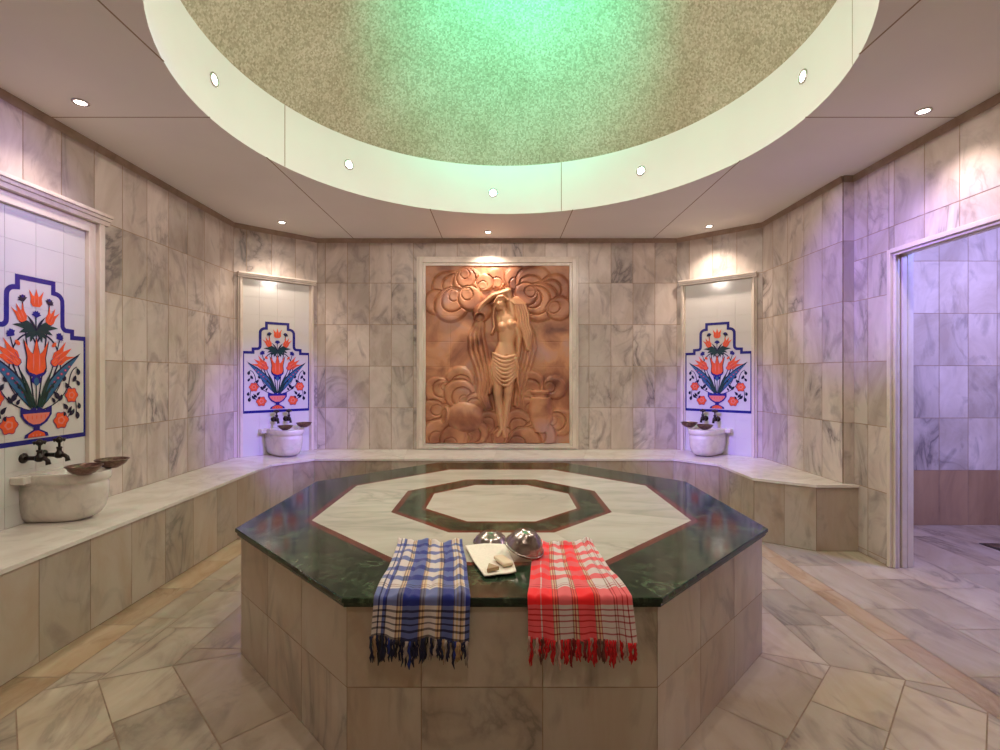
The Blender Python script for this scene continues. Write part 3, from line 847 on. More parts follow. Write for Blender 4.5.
def tap():
    t = thing('basin_tap', 'x', 'tap', (0, 0, 0), 0, 'bronze taps above the basins')
    ax = Matrix.Rotation(PI/2, 3, 'X')       # z -> -y
    mb = MB(); mb.lathe([(.027, 0), (.027, .006), (.018, .014), (.013, .018)], M['iron'], axis=ax, n=20); mb.build('wall_flange', t)
    mb = MB(); mb.tube([(0, -.01, 0), (0, -.06, 0), (0, -.10, 0)], [.012, .012, .016], M['iron'])
    mb.lathe([(.012, -.018), (.021, -.012), (.023, 0), (.020, .012), (.012, .022), (.012, .035), (.016, .038), (.012, .045)], M['iron'], origin=(0, -.095, 0), n=16)
    mb.build('body', t)
    mb = MB(); mb.tube([(0, -.10, -.002), (0, -.125, -.002), (0, -.142, -.012), (0, -.147, -.034)], [.012, .011, .011, .013], M['iron']); mb.build('spout', t)
    mb = MB(); mb.lathe([(.006, .043), (.007, .066), (.016, .074), (.019, .084), (.012, .096), (.002, .102)], M['iron'], origin=(0, -.095, 0), n=16)
    for a in range(4):
        r = a*PI/2+PI/4; c, s_ = math.cos(r), math.sin(r)
        mb.tube([(0, -.095, .084), (c*.016, -.095+s_*.016, .084), (c*.027, -.095+s_*.027, .080)], [.008, .008, .0105], M['iron'], n=8)
    mb.build('cross_handle', t)
    return t
def metal_bowl(mat, name='metal_bowl', r=.108, h=.062):
    t = thing(name, 'x', 'bowl', (0, 0, 0), 0)
    mb = MB()
    mb.lathe([(.001, 0), (r*.40, 0), (r*.43, .004), (r*.68, h*.28), (r*.86, h*.58), (r*.95, h*.90), (r*1.0, h), (r*1.0, h+.003), (r*.95, h+.002), (r*.91, h*.88), (r*.82, h*.60), (r*.62, h*.32), (r*.36, .008), (.001, .006)], M[mat], n=40, cap0=False, cap1=False)
    mb.build('bowl', t)
    mb = MB(); q = 40
    mb.lathe([(r*.98, h-.004), (r*1.035, h-.002), (r*1.045, h+.003), (r*1.0, h+.0055), (r*.965, h+.0035)], M[mat], n=q, cap0=False, cap1=False); mb.build('rim', t)
    mb = MB(); mb.lathe([(.001, .0075), (.010, .0085), (.014, .006)], M[mat], n=16, cap0=False, cap1=False); mb.build('boss', t)
    return t

basin = make_basin(); tap0 = tap(); bowl0 = metal_bowl('copper')
def station(base, ang, nx_, first_, side, ctr, bowls, tapz, bname, bshort):
    """ang = rotation so local -y faces the room. base = wall point at bench height"""
    bx, by = base
    c, s_ = math.cos(ang), math.sin(ang)
    def W(lx, ly, z): return (bx+lx*c-ly*s_, by+lx*s_+ly*c, z)
    lab = 'carved white marble wash basin ' + bname
    if first_:
        basin.location = W(ctr, -.008, LEDGE+.0005); basin.rotation_euler = (0, 0, ang); basin['label'] = lab
    else: dup(basin, W(ctr, -.008, LEDGE+.0005), ang, lab).scale = (nx_, nx_, 1)
    for k, (lx, w_) in enumerate(((-.068, 'left'), (.068, 'right'))):
        lb = 'dark bronze tap, %s one of the pair over the %s basin' % (w_, bshort)
        p = W(ctr+lx-(.05 if first_ else 0), -.008, tapz)
        if first_ and k == 0: tt_ = tap0; tap0.location = p; tap0.rotation_euler = (0, 0, ang); tap0['label'] = lb
        else: tt_ = dup(tap0, p, ang, lb)
        tt_.scale = (1.15, 1.05, 1.15)
    for k, (lx, ly, lb, sz) in enumerate(bowls):
        p = W(ctr+lx, ly, LEDGE+.3015)
        if first_ and k == 0: b = bowl0; b.location = p; b['label'] = lb; b['group'] = 'dark metal bowls on the basins'
        else: b = dup(bowl0, p, .3*k, lb, 'dark metal bowls on the basins')
        b.scale = (sz, sz, sz)
station((XL, NY+.055), PI/2, 1, True, 0, -.02, [(-.125, -.385, 'dark copper bowl on the front corner of the left wall basin, nearer the camera', .84), (.105, -.375, 'dark copper bowl on the far rim of the left wall basin', .84)], .945,
        'on the left bench under the large tile panel', 'left wall')
station((ca_.x+u_.x*.035, ca_.y+u_.y*.035), rzL, 1.12, False, 0, -.01, [(.205, -.20, 'dark copper bowl on the right rim of the back left basin', .80), (-.06, -.35, 'dark copper bowl on the front rim of the back left basin, below its taps', .72)], .945,
        'on the bench in the back left corner', 'back left')
station((cb_.x-v_.x*.05, cb_.y-v_.y*.05), rzR, 1.12, False, 0, -.01, [(-.19, -.20, 'dark copper bowl on the left rim of the back right basin', .85), (.04, -.34, 'dark copper bowl on the front rim of the back right basin, below its taps', .80)], .945,
        'on the bench in the back right corner', 'back right')

# ------------------------------------------------------------------ octagonal platform
SLAB = 0.653
def platform():
    t = thing('heated_marble_platform', 'octagonal marble platform with a dark green top in the middle of the room', 'platform', (CX, CY, 0))
    b = MB(); oc = octo(1.358, 0, 0); b.prism(oc, 0, SLAB-.037, M['grout'])
    for k in range(8):
        ang = k*PI/4; n_ = Vector((math.cos(ang), math.sin(ang), 0)); tt = Vector((-n_.y, n_.x, 0)); hw = 1.360*math.tan(PI/8)
        if k == 6: cols = [-hw, -hw+.27, -hw+.71, hw]       # front
        else: cols = [-hw, -hw+.37, -hw+.74, hw]
        for i in range(3):
            for z0, z1 in ((.002, .318), (.318, SLAB-.037)):
                g = .0016; o_ = n_*1.3595
                b.face([tuple(o_+tt*(cols[i]+g)+Vector((0, 0, z0+g))), tuple(o_+tt*(cols[i+1]-g)+Vector((0, 0, z0+g))), tuple(o_+tt*(cols[i+1]-g)+Vector((0, 0, z1-g))), tuple(o_+tt*(cols[i]+g)+Vector((0, 0, z1-g)))], M['ledge_face'], rt())
    b.build('base', t)
    s = MB()
    def ringf(r0, r1, z, mat, tone=None, per=True):
        o0, o1 = octo(r0, 0, 0), octo(r1, 0, 0)
        for k in range(8):
            j = (k+1) % 8; tn = rt() if per else tone
            s.face([(*o0[k], z), (*o1[k], z), (*o1[j], z), (*o0[j], z)], M[mat], tn)
    # edge: two layers with a groove
    def band(r0, z0, r1, z1, mat='green'):
        o0, o1 = octo(r0, 0, 0), octo(r1, 0, 0)
        for k in range(8):
            j = (k+1) % 8
            s.face([(*o0[k], z0), (*o0[j], z0), (*o1[j], z1), (*o1[k], z1)], M[mat], (.5, .5, .5))
    z = SLAB
    band(1.375, z-.037, 1.377, z-.021); band(1.377, z-.021, 1.373, z-.019); band(1.373, z-.019, 1.385, z-.018); band(1.385, z-.018, 1.385, z-.003); band(1.385, z-.003, 1.382, z)
    o0, o1 = octo(1.33, 0, 0), octo(1.375, 0, 0)
    for k in range(8):
        j = (k+1) % 8; s.face([(*o0[k], z-.037), (*o0[j], z-.037), (*o1[j], z-.037), (*o1[k], z-.037)], M['green'])
    ringf(1.078, 1.382, z, 'green'); ringf(1.040, 1.078, z, 'red'); ringf(.642, 1.040, z, 'slab_white'); ringf(.608, .642, z, 'red')
    ringf(.475, .608, z, 'green'); ringf(.450, .475, z, 'red')
    s.face([(*p, z) for p in octo(.450, 0, 0)], M['slab_white'], (.2, .3, .1))
    s.build('inlaid_top_slab', t)
    return t
platform()

# ------------------------------------------------------------------ carved relief
def relief():
    x0c, x1c, y0c, y1c = 90., 575., 92., 690.           # drawing frame
    Wd, Hd = 1.74, 2.15
    nx, ny = 330, 400
    gx = np.linspace(x0c, x1c, nx); gy = np.linspace(y0c, y1c, ny)
    X, Y = np.meshgrid(gx, gy)
    rng = np.random.RandomState(3)
    def sm(n, s):     # smooth noise
        a = rng.rand(s, s); iy = np.linspace(0, s-1.001, ny); ix = np.linspace(0, s-1.001, nx)
        fy = iy.astype(int); fx = ix.astype(int); ty = (iy-fy)[:, None]; tx = (ix-fx)[None, :]
        ty = ty*ty*(3-2*ty); tx = tx*tx*(3-2*tx)
        return (a[fy][:, fx]*(1-ty)*(1-tx)+a[fy+1][:, fx]*ty*(1-tx)+a[fy][:, fx+1]*(1-ty)*tx+a[fy+1][:, fx+1]*ty*tx)
    wx = (sm(0, 9)-.5)*10; wy = (sm(0, 9)-.5)*10
    Z = np.zeros_like(X); mask = np.zeros_like(X)
    def curl(cx, cy, r, h, turns=3, a0=0, sx=1., sy=1., asym=0.0):
        nonlocal Z
        dx = (X+wx-cx)/sx; dy = (Y+wy-cy)/sy; d = np.hypot(dx-asym*r*.3, dy)
        th = np.arctan2(dy, dx)
        t = d/r
        prof = np.sqrt(np.clip(1-t*t, 0, 1))
        groove = .5+.5*np.cos(2*PI*(t*turns+(th+a0)/(2*PI)))
        z = h*(prof**.5)*(.50+.50*groove**.75)
        Z = np.where(t < 1, np.maximum(Z, z), Z)
    def arcs(cx, cy, r, h, n, ang, spread, sx=1., sy=1.):
        n = max(2, n-1); h = h*1.25
        """overlapping scalloped bands, a plume fanned around a direction"""
        nonlocal Z
        for i in range(n):
            rr = r*(1-i/n)
            px = cx-math.cos(ang)*r*.80*i/n; py = cy-math.sin(ang)*r*.80*i/n
            d = np.hypot((X+wx-px)/sx, (Y+wy-py)/sy)/rr
            z = (h*(1.0-.45*i/n))*np.sqrt(np.clip(1-d**4, 0, 1))*(.55+.45*np.clip(d, 0, 1)**2)
            edge = np.clip((1-d)/.12, 0, 1)
            Z = np.where(d < 1, np.where(edge < 1, z*(.45+.55*edge), z), Z)
    # --- background: courses of carved blocks, weathered
    Z += .0015*sm(0, 40)
    # --- clouds at the top
    for c in ((165, 165, 58, .030, 4, PI*.9), (230, 150, 52, .028, 4, PI*.4), (125, 215, 42, .028, 3, PI), (175, 225, 60, .036, 4, PI*.6), (240, 205, 44, .030, 3, PI*.3),
              (330, 135, 38, .022, 3, -PI*.5), (400, 140, 45, .024, 3, -PI*.4), (455, 150, 60, .030, 4, -PI*.3), (525, 175, 55, .032, 4, 0), (475, 215, 66, .036, 5, .4), (540, 235, 42, .028, 3, .3), (430, 190, 40, .03, 3, 2.6),
              (290, 150, 30, .02, 3, -1)):
        arcs(c[0], c[1], c[2], c[3], c[4], c[5], 1)
    # --- waves at the bottom
    for c in ((205, 475, 50, .030, 4, -PI*.6), (135, 515, 48, .034, 4, PI*.8), (205, 525, 56, .036, 4, -PI*.7), (110, 580, 40, .030, 3, PI), (270, 560, 45, .030, 4, -PI*.2),
              (440, 495, 55, .034, 4, -PI*.5), (525, 505, 40, .034, 3, 0), (545, 620, 50, .036, 4, .2), (430, 570, 38, .03, 3, PI),
              (400, 620, 48, .036, 4, -PI*.6), (300, 620, 42, .032, 4, -PI*.3), (130, 655, 46, .036, 3, -PI*.4), (250, 655, 50, .036, 4, -PI*.2), (470, 665, 60, .036, 4, .1), (350, 672, 42, .032, 3, 0), (185, 680, 50, .034, 3, -1), (420, 690, 60, .03, 3, 0)):
        arcs(c[0], c[1], c[2], c[3], c[4], c[5], 1)
    # --- jars
    def ellz(cx, cy, rx, ry, h, ang=0, p=.5, force=False):
        nonlocal Z
        dx, dy = X-cx, Y-cy; u = (dx*math.cos(ang)+dy*math.sin(ang))/rx; v = (-dx*math.sin(ang)+dy*math.cos(ang))/ry
        d = u*u+v*v; z = h*np.clip(1-d, 0, 1)**p
        Z = np.where(d < 1, np.maximum(Z, z) if not force else z, Z); return d
    # left jar lying, ribs, mouth to the left
    d = ellz(222, 602, 66, 52, .062, .12, .42)
    ellz(160, 596, 14, 34, .050, .12, .3); ellz(152, 595, 9, 24, .008, .12, .5, True)
    # right jar upright
    def prism_(cx, y0, y1, wfun, h):
        nonlocal Z
        t = np.clip((Y-y0)/(y1-y0), 0, 1); w_ = wfun(t); u = (X-cx)/w_
        ins = (Y >= y0) & (Y <= y1) & (abs(u) < 1)
        Z = np.where(ins, np.maximum(Z, h*np.sqrt(np.clip(1-u*u, 0, 1))**.8), Z)
    prism_(478, 535, 652, lambda t: 32+12*np.sin(PI*np.clip(t*1.05+.05, 0, 1))-10*t**3, .062)
    prism_(478, 522, 536, lambda t: 25+0*t, .046); prism_(478, 513, 523, lambda t: 34+0*t, .058)
    # jug in the raised hand with water pouring
    ellz(282, 245, 34, 30, .060, -.5, .45); ellz(276, 262, 24, 21, .066, -.3, .3); ellz(273, 268, 16, 13, .018, -.3, .5, True)
    def cap(p, q, r0, r1, h0, h1, mk=0, prof=.5):
        nonlocal Z, mask
        px, py = p; qx, qy = q; L2 = (qx-px)**2+(qy-py)**2
        t = np.clip(((X-px)*(qx-px)+(Y-py)*(qy-py))/L2, 0, 1)
        d = np.hypot(X-(px+(qx-px)*t), Y-(py+(qy-py)*t))/(r0+(r1-r0)*t)
        hh = h0+(h1-h0)*t
        z = hh*np.clip(1-d*d, 0, 1)**prof
        Z = np.where((d < 1) & (z > Z), z, Z)
        if mk: mask = np.where(d < 1, np.maximum(mask, mk*np.clip((1-d)*6, 0, 1)), mask)
    def path(P, r0, r1, h, mk=0):
        n = len(P)-1
        for i in range(n):
            cap(P[i], P[i+1], r0+(r1-r0)*i/n, r0+(r1-r0)*(i+1)/n, h, h, mk)
    # water and veil ribbons left
    for off, hh in ((-22, .030), (-8, .036), (6, .034), (20, .028)):
        path([(272+off*.5, 285), (262+off, 330), (268+off*1.2, 380), (282+off, 430), (290+off*.8, 480), (282+off*.7, 530), (300+off*.5, 570)], 8, 7, hh)
    # veil right
    for off, hh in ((0, .030), (14, .034), (28, .030)):
        path([(410+off*.6, 270), (425+off, 320), (430+off, 370), (418+off, 420), (405+off, 470), (395+off*.8, 520), (390+off, 560)], 8, 6, hh)
    # hair
    for k, (off, hh) in enumerate(((0, .062), (8, .060), (16, .056), (24, .050), (32, .044))):
        path([(345+off*.3, 208-off*.25), (370+off, 208-off*.1), (392+off, 225), (400+off*1.1, 255), (405+off, 290), (418+off*.9, 320), (425+off*.6, 350), (432+off*.3, 375)], 8, 5, hh, .45)
    path([(330, 215), (322, 235), (318, 265), (322, 300), (314, 320)], 6, 5, .050, .45)
    # ---- figure: one continuous raised surface
    F = .078
    cap((388, 290), (404, 330), 15, 12, F*.8, F*.7, 1); cap((404, 330), (402, 392), 12, 8, F*.7, F*.65, 1); cap((402, 392), (398, 412), 8, 5, F*.6, F*.5, 1)   # hanging arm and hand
    cap((384, 262), (368, 186), 16, 13, F*.7, F*.8, 1); cap((368, 180), (316, 196), 13, 10, F*.95, F, 1); cap((316, 196), (282, 224), 10, 8, F, F, 1); cap((282, 224), (272, 240), 9, 7, F, F*.9, 1)
    cap((352, 235), (362, 268), 11, 12, F*.75, F*.8, 1)                                                  # neck
    cap((362, 275), (366, 315), 36, 32, F*.85, F*.85, 1, .4); cap((366, 315), (362, 355), 32, 27, F*.85, F*.8, 1, .4)        # rib cage, waist
    cap((362, 355), (356, 405), 28, 43, F*.8, F*.9, 1, .4); cap((356, 405), (352, 445), 43, 42, F*.9, F*.9, 1, .4)                  # belly, hips
    cap((334, 440), (334, 520), 25, 17, F*.95, F*.85, 1, .45); cap((334, 520), (340, 590), 16, 13, F*.85, F*.8, 1, .45); cap((340, 590), (346, 640), 12, 8, F*.75, F*.65, 1)
    cap((374, 440), (368, 520), 24, 16, F, F*.95, 1, .45); cap((368, 520), (360, 590), 15, 12, F*.9, F*.8, 1, .45); cap((360, 590), (354, 640), 11, 8, F*.75, F*.65, 1)
    cap((346, 640), (334, 662), 8, 7, F*.75, F*.6, 1); cap((354, 640), (356, 664), 8, 7, F*.75, F*.6, 1)
    def bump(cx, cy, rx, ry, h, ang=0, mk=1):
        nonlocal Z, mask
        dx, dy = X-cx, Y-cy; u = (dx*math.cos(ang)+dy*math.sin(ang))/rx; v = (-dx*math.sin(ang)+dy*math.cos(ang))/ry
        d = u*u+v*v; Z = Z+h*np.clip(1-d, 0, 1)**1.4
        mask = np.where(d < 1, np.maximum(mask, mk*np.clip((1-d)*4, 0, 1)), mask)
    bump(345, 300, 17, 18, .030); bump(378, 292, 17, 18, .026)
    # head with face
    d = ellz(341, 222, 19, 25, F*1.02, -.25, .4); mask = np.where(d < 1, 1, mask)
    bump(336, 226, 4, 9, .012, -.2); bump(330, 217, 5, 3, -.008); bump(343, 214, 5, 3, -.008); bump(337, 239, 6, 2.5, .008); bump(338, 247, 6, 4, .006)
    bump(363, 395, 4, 4, -.010)
    for k in range(3): path([(324-k*2, 214+k*4), (334, 203-k*2), (352, 200-k*2), (366, 212)], 5, 5, F*1.05, .4)
    # drapery round the hips with swag folds
    for k in range(8):
        yy = 392+k*10
        t = np.clip((X-314)/84, 0, 1)
        yc = yy+(14+3*k)*np.sin(PI*t)-6*(1-t)
        dd = np.abs(Y-yc)/5.2; ins = (X > 314-k*.5) & (X < 398+k*.3)
        z = F*(1.0+.02*k)*np.sqrt(np.clip(1-((X-356)/48)**2, 0, 1))*(.97+.10*np.sqrt(np.clip(1-dd*dd, 0, 1)))
        Z = np.where(ins & (dd < 1), np.maximum(Z*.97, z), Z)
        mask = np.where(ins & (dd < 1), .8, mask)
    path([(392, 400), (402, 440), (400, 480), (408, 520)], 9, 5, .06, .3); path([(318, 410), (308, 450), (312, 490), (306, 520)], 8, 5, .055, .3)
    # soften
    for _ in range(2):
        P_ = np.pad(Z, 1, mode='edge'); Z = (P_[:-2, 1:-1]+P_[2:, 1:-1]+P_[1:-1, :-2]+P_[1:-1, 2:]+4*Z)/8
    # joints between the cast tiles
    for gxp in np.linspace(x0c, x1c, 7)[1:-1]: Z = np.where(abs(X-gxp) < .9, Z-.0018, Z)
    for gyp in np.linspace(y0c, y1c, 8)[1:-1]: Z = np.where(abs(Y-gyp) < .9, Z-.0018, Z)
    Z *= 1.55
    Z[0, :] = Z[-1, :] = 0; Z[:, 0] = Z[:, -1] = 0
    xs = (X-x0c)/(x1c-x0c)*Wd-Wd/2; zs = (1-(Y-y0c)/(y1c-y0c))*Hd
    V = np.stack([xs, -.012-Z, zs], -1).reshape(-1, 3)
    idx = np.arange(nx*ny).reshape(ny, nx)
    Fq = np.stack([idx[1:, :-1], idx[1:, 1:], idx[:-1, 1:], idx[:-1, :-1]], -1).reshape(-1, 4)
    t = thing('carved_relief', 'terracotta relief of a draped figure pouring water, framed on the back wall', 'relief', (-.03, YB-.002, 0.623))
    me = bpy.data.meshes.new('carving')
    # back slab
    nv = len(V); ex = [(-Wd/2, -.012, 0), (Wd/2, -.012, 0), (Wd/2, -.012, Hd), (-Wd/2, -.012, Hd), (-Wd/2, 0, 0), (Wd/2, 0, 0), (Wd/2, 0, Hd), (-Wd/2, 0, Hd)]
    Vl = V.tolist()+[list(e) for e in ex]
    Fl = Fq.tolist()+[[nv+a for a in f] for f in ((0,4,5,1),(1,5,6,2),(2,6,7,3),(3,7,4,0),(4,7,6,5))]
    me.from_pydata(Vl, [], Fl)
    m, nt, b = new_mat('terracotta')
    tc = N(nt, 'ShaderNodeTexCoord'); at = N(nt, 'ShaderNodeAttribute', attribute_name='paint')
    n1 = N(nt, 'ShaderNodeTexNoise'); nt.links.new(tc.outputs['Object'], n1.inputs['Vector']); n1.inputs['Scale'].default_value = 2.4; n1.inputs['Detail'].default_value = 8; n1.inputs['Distortion'].default_value = .6
    r1 = ramp(nt, [(.32, (.15, .05, .03)), (.44, (.34, .13, .065)), (.56, (.52, .235, .115)), (.70, (.46, .25, .20))]); nt.links.new(n1.outputs[0], r1.inputs[0])
    c = mixc(nt, at.outputs['Fac'], r1.outputs[0], (.74, .42, .22))
    nt.links.new(c, b.inputs['Base Color']); b.inputs['Roughness'].default_value = .42
    me.materials.append(m)
    ca = me.attributes.new('paint', 'FLOAT', 'POINT'); mk = np.concatenate([np.clip(mask.reshape(-1)*.62, 0, 1), np.zeros(8)]).astype(np.float32)
    ca.data.foreach_set('value', mk)
    me.polygons.foreach_set('use_smooth', [True]*len(Fq)+[False]*5); me.update()
    o = bpy.data.objects.new('carving', me); COL.objects.link(o); o.parent = t
    fr = MB()
    # frame: outer size
    Wf, Hf = 1.96, 2.15+.075+.12
    for i0, i1, pr in ((0, .03, .028), (.03, .075, .045), (.075, .11, .030)):
        fr.box((-Wf/2+i0, -pr, -.074+i0*.65), (-Wf/2+i1, 0, Hd+.11-i0), M['trim'], rt())
        fr.box((Wf/2-i1, -pr, -.074+i0*.65), (Wf/2-i0, 0, Hd+.11-i0), M['trim'], rt())
        fr.box((-Wf/2+i1, -pr, Hd+.11-i1), (Wf/2-i1, 0, Hd+.11-i0), M['trim'], rt())
        fr.box((-Wf/2+i1, -pr, -.074+i0*.65), (Wf/2-i1, 0, -.074+i1*.65), M['trim'], rt())
    fr.build('frame', t, bevel=.003)
relief()

# ------------------------------------------------------------------ towels
def fabric(name, warp, weft, W, L):
    m, nt, b = new_mat(name)
    tc = N(nt, 'ShaderNodeTexCoord'); sp = N(nt, 'ShaderNodeSeparateXYZ'); nt.links.new(tc.outputs['UV'], sp.inputs[0])
    r1 = ramp(nt, warp, 'CONSTANT'); nt.links.new(sp.outputs[0], r1.inputs[0])
    r2 = ramp(nt, weft, 'CONSTANT'); nt.links.new(sp.outputs[1], r2.inputs[0])
    lin = mixc(nt, .40, r1.outputs[0], r2.outputs[0])
    mu = mixc(nt, 1.0, r1.outputs[0], r2.outputs[0], 'MULTIPLY')
    gg = N(nt, 'ShaderNodeGamma'); nt.links.new(mu, gg.inputs[0]); gg.inputs[1].default_value = .5
    c = mixc(nt, .68, lin, gg.outputs[0])
    gm = N(nt, 'ShaderNodeGamma'); nt.links.new(c, gm.inputs[0]); gm.inputs[1].default_value = 1.25
    nt.links.new(gm.outputs[0], b.inputs['Base Color']); b.inputs['Roughness'].default_value = .9
    b.inputs['Sheen Weight'].default_value = .2
    wv = N(nt, 'ShaderNodeTexNoise'); nt.links.new(tc.outputs['UV'], wv.inputs['Vector']); wv.inputs['Scale'].default_value = 160
    bp = N(nt, 'ShaderNodeBump'); bp.inputs['Strength'].default_value = .4; bp.inputs['Distance'].default_value = .002
    nt.links.new(wv.outputs[0], bp.inputs['Height']); nt.links.new(bp.outputs[0], b.inputs['Normal'])
    return m
def ST(lst):
    out = [];
    for p, c in lst: out.append((p, c))
    return out
Wt = (.64, .57, .54); Bl = (.008, .028, .25); Bd = (.01, .012, .06); Tn = (.62, .42, .20); Rd = (.86, .012, .02); Rdk = (.28, .01, .015); Bk = (.02, .015, .02); Br = (.20, .09, .05)
warp_b = [(0, Wt), (.045, Bd), (.06, Wt), (.09, Bl), (.12, Bd), (.135, Wt), (.24, Br), (.255, Tn), (.275, Bd), (.285, Tn), (.30, Bl), (.455, Bl), (.47, Br), (.485, Tn), (.505, Br), (.515, Tn), (.53, Wt), (.655, Tn), (.67, Br), (.685, Tn), (.70, Bd), (.715, Bl), (.83, Br), (.84, Wt), (.86, Tn), (.88, Wt), (.90, Br), (.915, Tn), (.935, Wt), (.95, Bl)]
weft_b = [(0, Wt), (.06, Bl), (.10, Wt), (.17, Bl), (.215, Wt), (.29, Bl), (.345, Wt), (.42, Bl), (.475, Wt), (.545, Bl), (.60, Wt), (.655, Br), (.662, Wt), (.675, Br), (.682, Wt), (.70, Bl), (.835, Wt), (.855, Bk), (.865, Wt), (.885, Bk), (.895, Wt), (.915, Bk), (.925, Wt), (.945, Bk), (.955, Wt), (.98, Bk)]
warp_r = [(0, Rd), (.12, Wt), (.13, Rd), (.235, Br), (.245, Tn), (.26, Rdk), (.27, Tn), (.285, Br), (.295, Wt), (.42, Br), (.43, Tn), (.445, Rdk), (.455, Tn), (.47, Br), (.48, Rd), (.63, Br), (.64, Tn), (.655, Rdk), (.665, Tn), (.68, Rdk), (.69, Wt), (.82, Br), (.83, Wt), (.845, Rdk), (.855, Wt), (.90, Rdk), (.91, Wt), (.945, Rdk), (.955, Wt)]
weft_r = [(0, Wt), (.05, Rd), (.10, Wt), (.17, Rd), (.215, Wt), (.28, Rd), (.335, Wt), (.40, Rd), (.455, Wt), (.52, Rd), (.575, Wt), (.645, Rdk), (.652, Wt), (.665, Rdk), (.672, Wt), (.69, Rd), (.825, Wt), (.845, Rdk), (.852, Wt), (.872, Rdk), (.879, Wt), (.90, Rdk), (.907, Wt), (.93, Rdk), (.937, Wt), (.96, Rdk), (.967, Wt)]
def towel(name, label, warp, weft, XbL, XbR, yb, XfL, XfR, XhL, XhR, drops, cols, seed):
    rg = random.Random(seed)
    mat = fabric(name+'_weave', warp, weft, 1, 1)
    ye = CY-1.385; zt = SLAB+.004
    nu, nt_, nd = 70, 60, 26
    Ltop = yb-ye
    V = []; UV = []; F = []
    ph = [rg.uniform(0, 6.28) for _ in range(6)]
    def wr(u, v):
        return .0040*math.sin(9*u+ph[0]+3*v)+.0030*math.sin(19*u+ph[1]-5*v)+.0025*math.sin(31*u+7*v+ph[2])
    def hang(u): return drops[0]+(drops[1]-drops[0])*u+.006*math.sin(11*u+ph[3])
    # rows: top (0..Ltop), bend, drop
    rows = []
    for i in range(nt_+1): rows.append(('t', i/nt_))
    for i in range(1, 7): rows.append(('b', i/6))
    for i in range(1, nd+1): rows.append(('h', i/nd))
    Lh = max(drops)
    tot = Ltop+.03+Lh
    rad = .016
    for kind, t in rows:
        for j in range(nu+1):
            u = j/nu
            if kind == 't':
                e = t; xl = XbL+(XfL-XbL)*e; xr = XbR+(XfR-XbR)*e
                x = xl+(xr-xl)*u + .004*math.sin(8*e+ph[4])*(1-e)
                y = yb+(ye+.0-yb)*t + (.014*math.sin(7*u+ph[5])+.006*math.sin(17*u))*(1-t)
                lift = abs(wr(u, t*1.3))*1.4
                fold = .012*math.exp(-((t-.03)/.035)**2)*(1+.5*math.sin(13*u+ph[0]))       # rolled back hem
                edgefold = .008*math.exp(-((u-.90)/.035)**2)
                z = zt+lift+fold+edgefold*(1-t*.3)
                z += .0
                v = t*Ltop/tot
            elif kind == 'b':
                a = t*PI/2; x = XfL+(XfR-XfL)*u
                amp = .5*abs(wr(u, 1.3))*1.4
                y = ye-(rad*.0)-(.010+amp)*math.sin(a); z = zt+abs(wr(u, 1.3))*1.4*(1-t)-.012*(1-math.cos(a))+.008*math.exp(-((u-.90)/.035)**2)*.7*(1-t)
                v = (Ltop+.03*t)/tot
            else:
                xl = XfL+(XhL-XfL)*t; xr = XfR+(XhR-XfR)*t; x = xl+(xr-xl)*u
                D = hang(u)
                f = (.006*math.sin(14*u+ph[1])+.005*math.sin(27*u+ph[2])+.003*math.sin(44*u+ph[3]))
                amp = .5*abs(wr(u, 1.3))*1.4
                y = ye-.010-amp*(1-t)-t*(.012+f+.006)
                z = zt-.012-D*t
                v = (Ltop+.03+t*Lh)/tot
            V.append((x, y, z)); UV.append((u, min(v, .999)))
    n = nu+1
    for k in range(len(rows)-1):
        for j in range(nu): F.append((k*n+j, (k+1)*n+j, (k+1)*n+j+1, k*n+j+1))
    bx, by = (XfL+XfR)/2, ye+Ltop/2
    t_ = thing(name, label, 'towel', (bx, by, SLAB), 0, 'checked bath towels on the platform')
    me = bpy.data.meshes.new('cloth'); me.from_pydata([(x-bx, y-by, z-SLAB) for x, y, z in V], [], F)
    uv = me.uv_layers.new(name='UVMap')
    for lp in me.loops: uv.data[lp.index].uv = UV[lp.vertex_index]
    me.polygons.foreach_set('use_smooth', [True]*len(F)); me.materials.append(mat); me.update()
    o = bpy.data.objects.new('cloth', me); COL.objects.link(o); o.parent = t_
    sd = o.modifiers.new('solidify', 'SOLIDIFY'); sd.thickness = .0022; sd.offset = 1
    # fringe tassels
    mb = MB(); last = (len(rows)-1)*n; m_ = 34
    for k in range(m_):
        u = (k+.5)/m_+rg.uniform(-.006, .006); j = min(nu, max(0, int(u*nu))); p = V[last+j]
        L = rg.uniform(.055, .10); c = cols[0] if rg.random() < .55 else cols[1+int(rg.random()*(len(cols)-1))]
        for q in range(3):
            dx = rg.uniform(-.006, .006); sway = rg.uniform(-.010, .010); w0 = rg.uniform(.0022, .0036)
            pts = [(p[0]-bx+dx, p[1]-by, p[2]-SLAB+.006)]
            LL = L*rg.uniform(.8, 1.05)
            for s_ in range(1, 6):
                f = s_/5; pts.append((p[0]-bx+dx*(1-.7*f)+sway*f+.003*math.sin(s_*2.1+k+q), p[1]-by-.002*math.sin(s_+k)-.002*q, p[2]-SLAB+.006-LL*f))
            mb.tube(pts, [w0, w0*1.2, w0*1.1, w0*1.3, w0*1.5, w0*.5], c, n=6)
    mb.build('fringe', t_)
    # back-edge fringe lying on the slab
    return t_
thr = lambda nm, c: plain(nm, c, .9, noise=.3, nscale=60)
TB = [thr('thread_navy', (.008, .009, .035)), thr('thread_black', (.012, .01, .012)), thr('thread_tan', (.30, .19, .10)), thr('thread_blue', (.012, .03, .2)), thr('thread_grey', (.30, .25, .22))]
TR = [thr('thread_red', (.50, .008, .012)), thr('thread_brown', (.13, .035, .025)), thr('thread_pink', (.42, .26, .22)), thr('thread_darkred', (.22, .008, .01))]
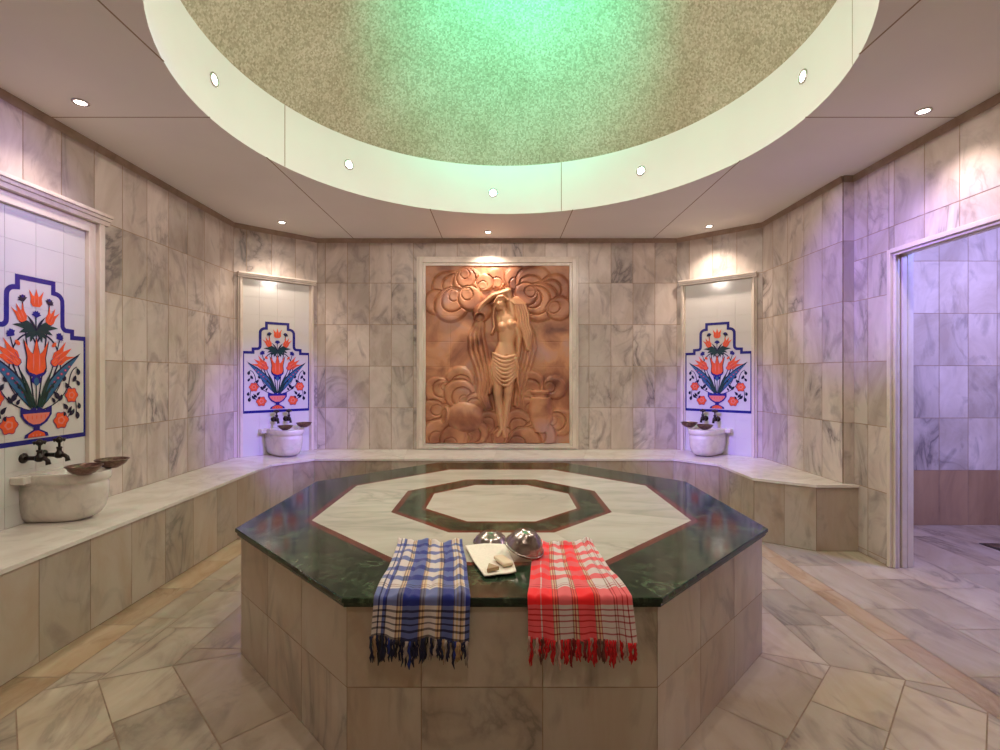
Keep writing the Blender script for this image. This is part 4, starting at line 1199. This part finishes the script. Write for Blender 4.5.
towel('checked_towel', 'blue and white checked cotton towel draped over the platform edge', warp_b, weft_b, -.475, -.176, 2.365, -.448, -.106, -.455, -.110, (.125, .135), TB, 3)
towel('checked_towel', 'red and white checked cotton towel draped over the platform edge', warp_r, weft_r, .165, .425, 2.35, .098, .470, .100, .482, (.125, .135), TR, 8)

# ------------------------------------------------------------------ washing things on the platform
b1 = metal_bowl('steel', r=.085, h=.072)
b1['label'] = 'polished steel bowl turned upside down and tilted beside the red towel'
b1.rotation_euler = (PI+.22, .30, 0); b1.location = (.128, 2.170, SLAB+.116)
b2 = metal_bowl('steel', r=.080, h=.045)
b2['label'] = 'small steel bowl lying upside down behind the cream washcloth'
b2.rotation_euler = (PI, 0, 0); b2.location = (-.045, 2.385, SLAB+.0515)
def mitt():
    mb = MB(); nx, ny = 24, 22; V = []; F = []
    c = [(-.158, 2.29), (.022, 2.31), (.064, 1.995), (-.060, 1.955)]   # corners: back left, back right, front right, front left
    ox, oy = -.04, 2.15
    for j in range(ny+1):
        for i in range(nx+1):
            u, v = i/nx, j/ny
            a = Vector(c[0]).lerp(Vector(c[1]), u); b_ = Vector(c[3]).lerp(Vector(c[2]), u); p = a.lerp(b_, v)
            bulge = .010*math.sin(PI*v)*(u-.5)
            e = min(u, 1-u, v, 1-v)
            z = .008+.006*math.exp(-(e/.05)**2)+.0025*math.sin(9*u+4*v)*math.sin(7*v)+.002
            if v < .3: z += .012*(1-v/.3)*math.exp(-((u-.5)/.35)**2)*0.3
            V.append((p.x+bulge-ox, p.y-oy+.008*math.sin(PI*u)*(1 if v < .5 else -1), z))
    n = nx+1
    for j in range(ny):
        for i in range(nx): F.append((j*n+i, (j+1)*n+i, (j+1)*n+i+1, j*n+i+1))
    mb.mesh(V, F, M['mitt'], sm=True)
    o = mb.build('washcloth', loc=(ox, oy, SLAB)); tag(o, 'cream washcloth with soap on it, between the two checked towels', 'cloth')
    sd = o.modifiers.new('solidify', 'SOLIDIFY'); sd.thickness = .005; sd.offset = -1
mitt()
s1 = MB(); s1.box((-.024, -.052, 0), (.024, .052, .015), M['soap'])
o = s1.build('soap_bar', bevel=.006, loc=(.014, 2.085, SLAB+.016)); o.rotation_euler = (0, 0, .42); tag(o, 'pale beige soap bar lying on the cream washcloth', 'soap')
s2 = MB(); s2.prism([(-.022, -.03), (.028, -.004), (-.016, .034)], 0, .016, M['soapbrown'])
o = s2.build('soap_bar', bevel=.003, loc=(-.030, 2.010, SLAB+.014)); tag(o, 'small brown wedge of soap at the front of the washcloth', 'soap')

# ------------------------------------------------------------------ side room: floor drain and small wall valve
d = MB(); d.box((-.13, -.13, 0), (.13, .13, .004), M['iron'])
for k in range(7): d.box((-.11, -.105+k*.033, .004), (.11, -.09+k*.033, .007), M['chrome'])
o = d.build('floor_drain', loc=(4.25, 4.17, .0005)); tag(o, 'square metal drain grate in the floor of the side room', 'drain')
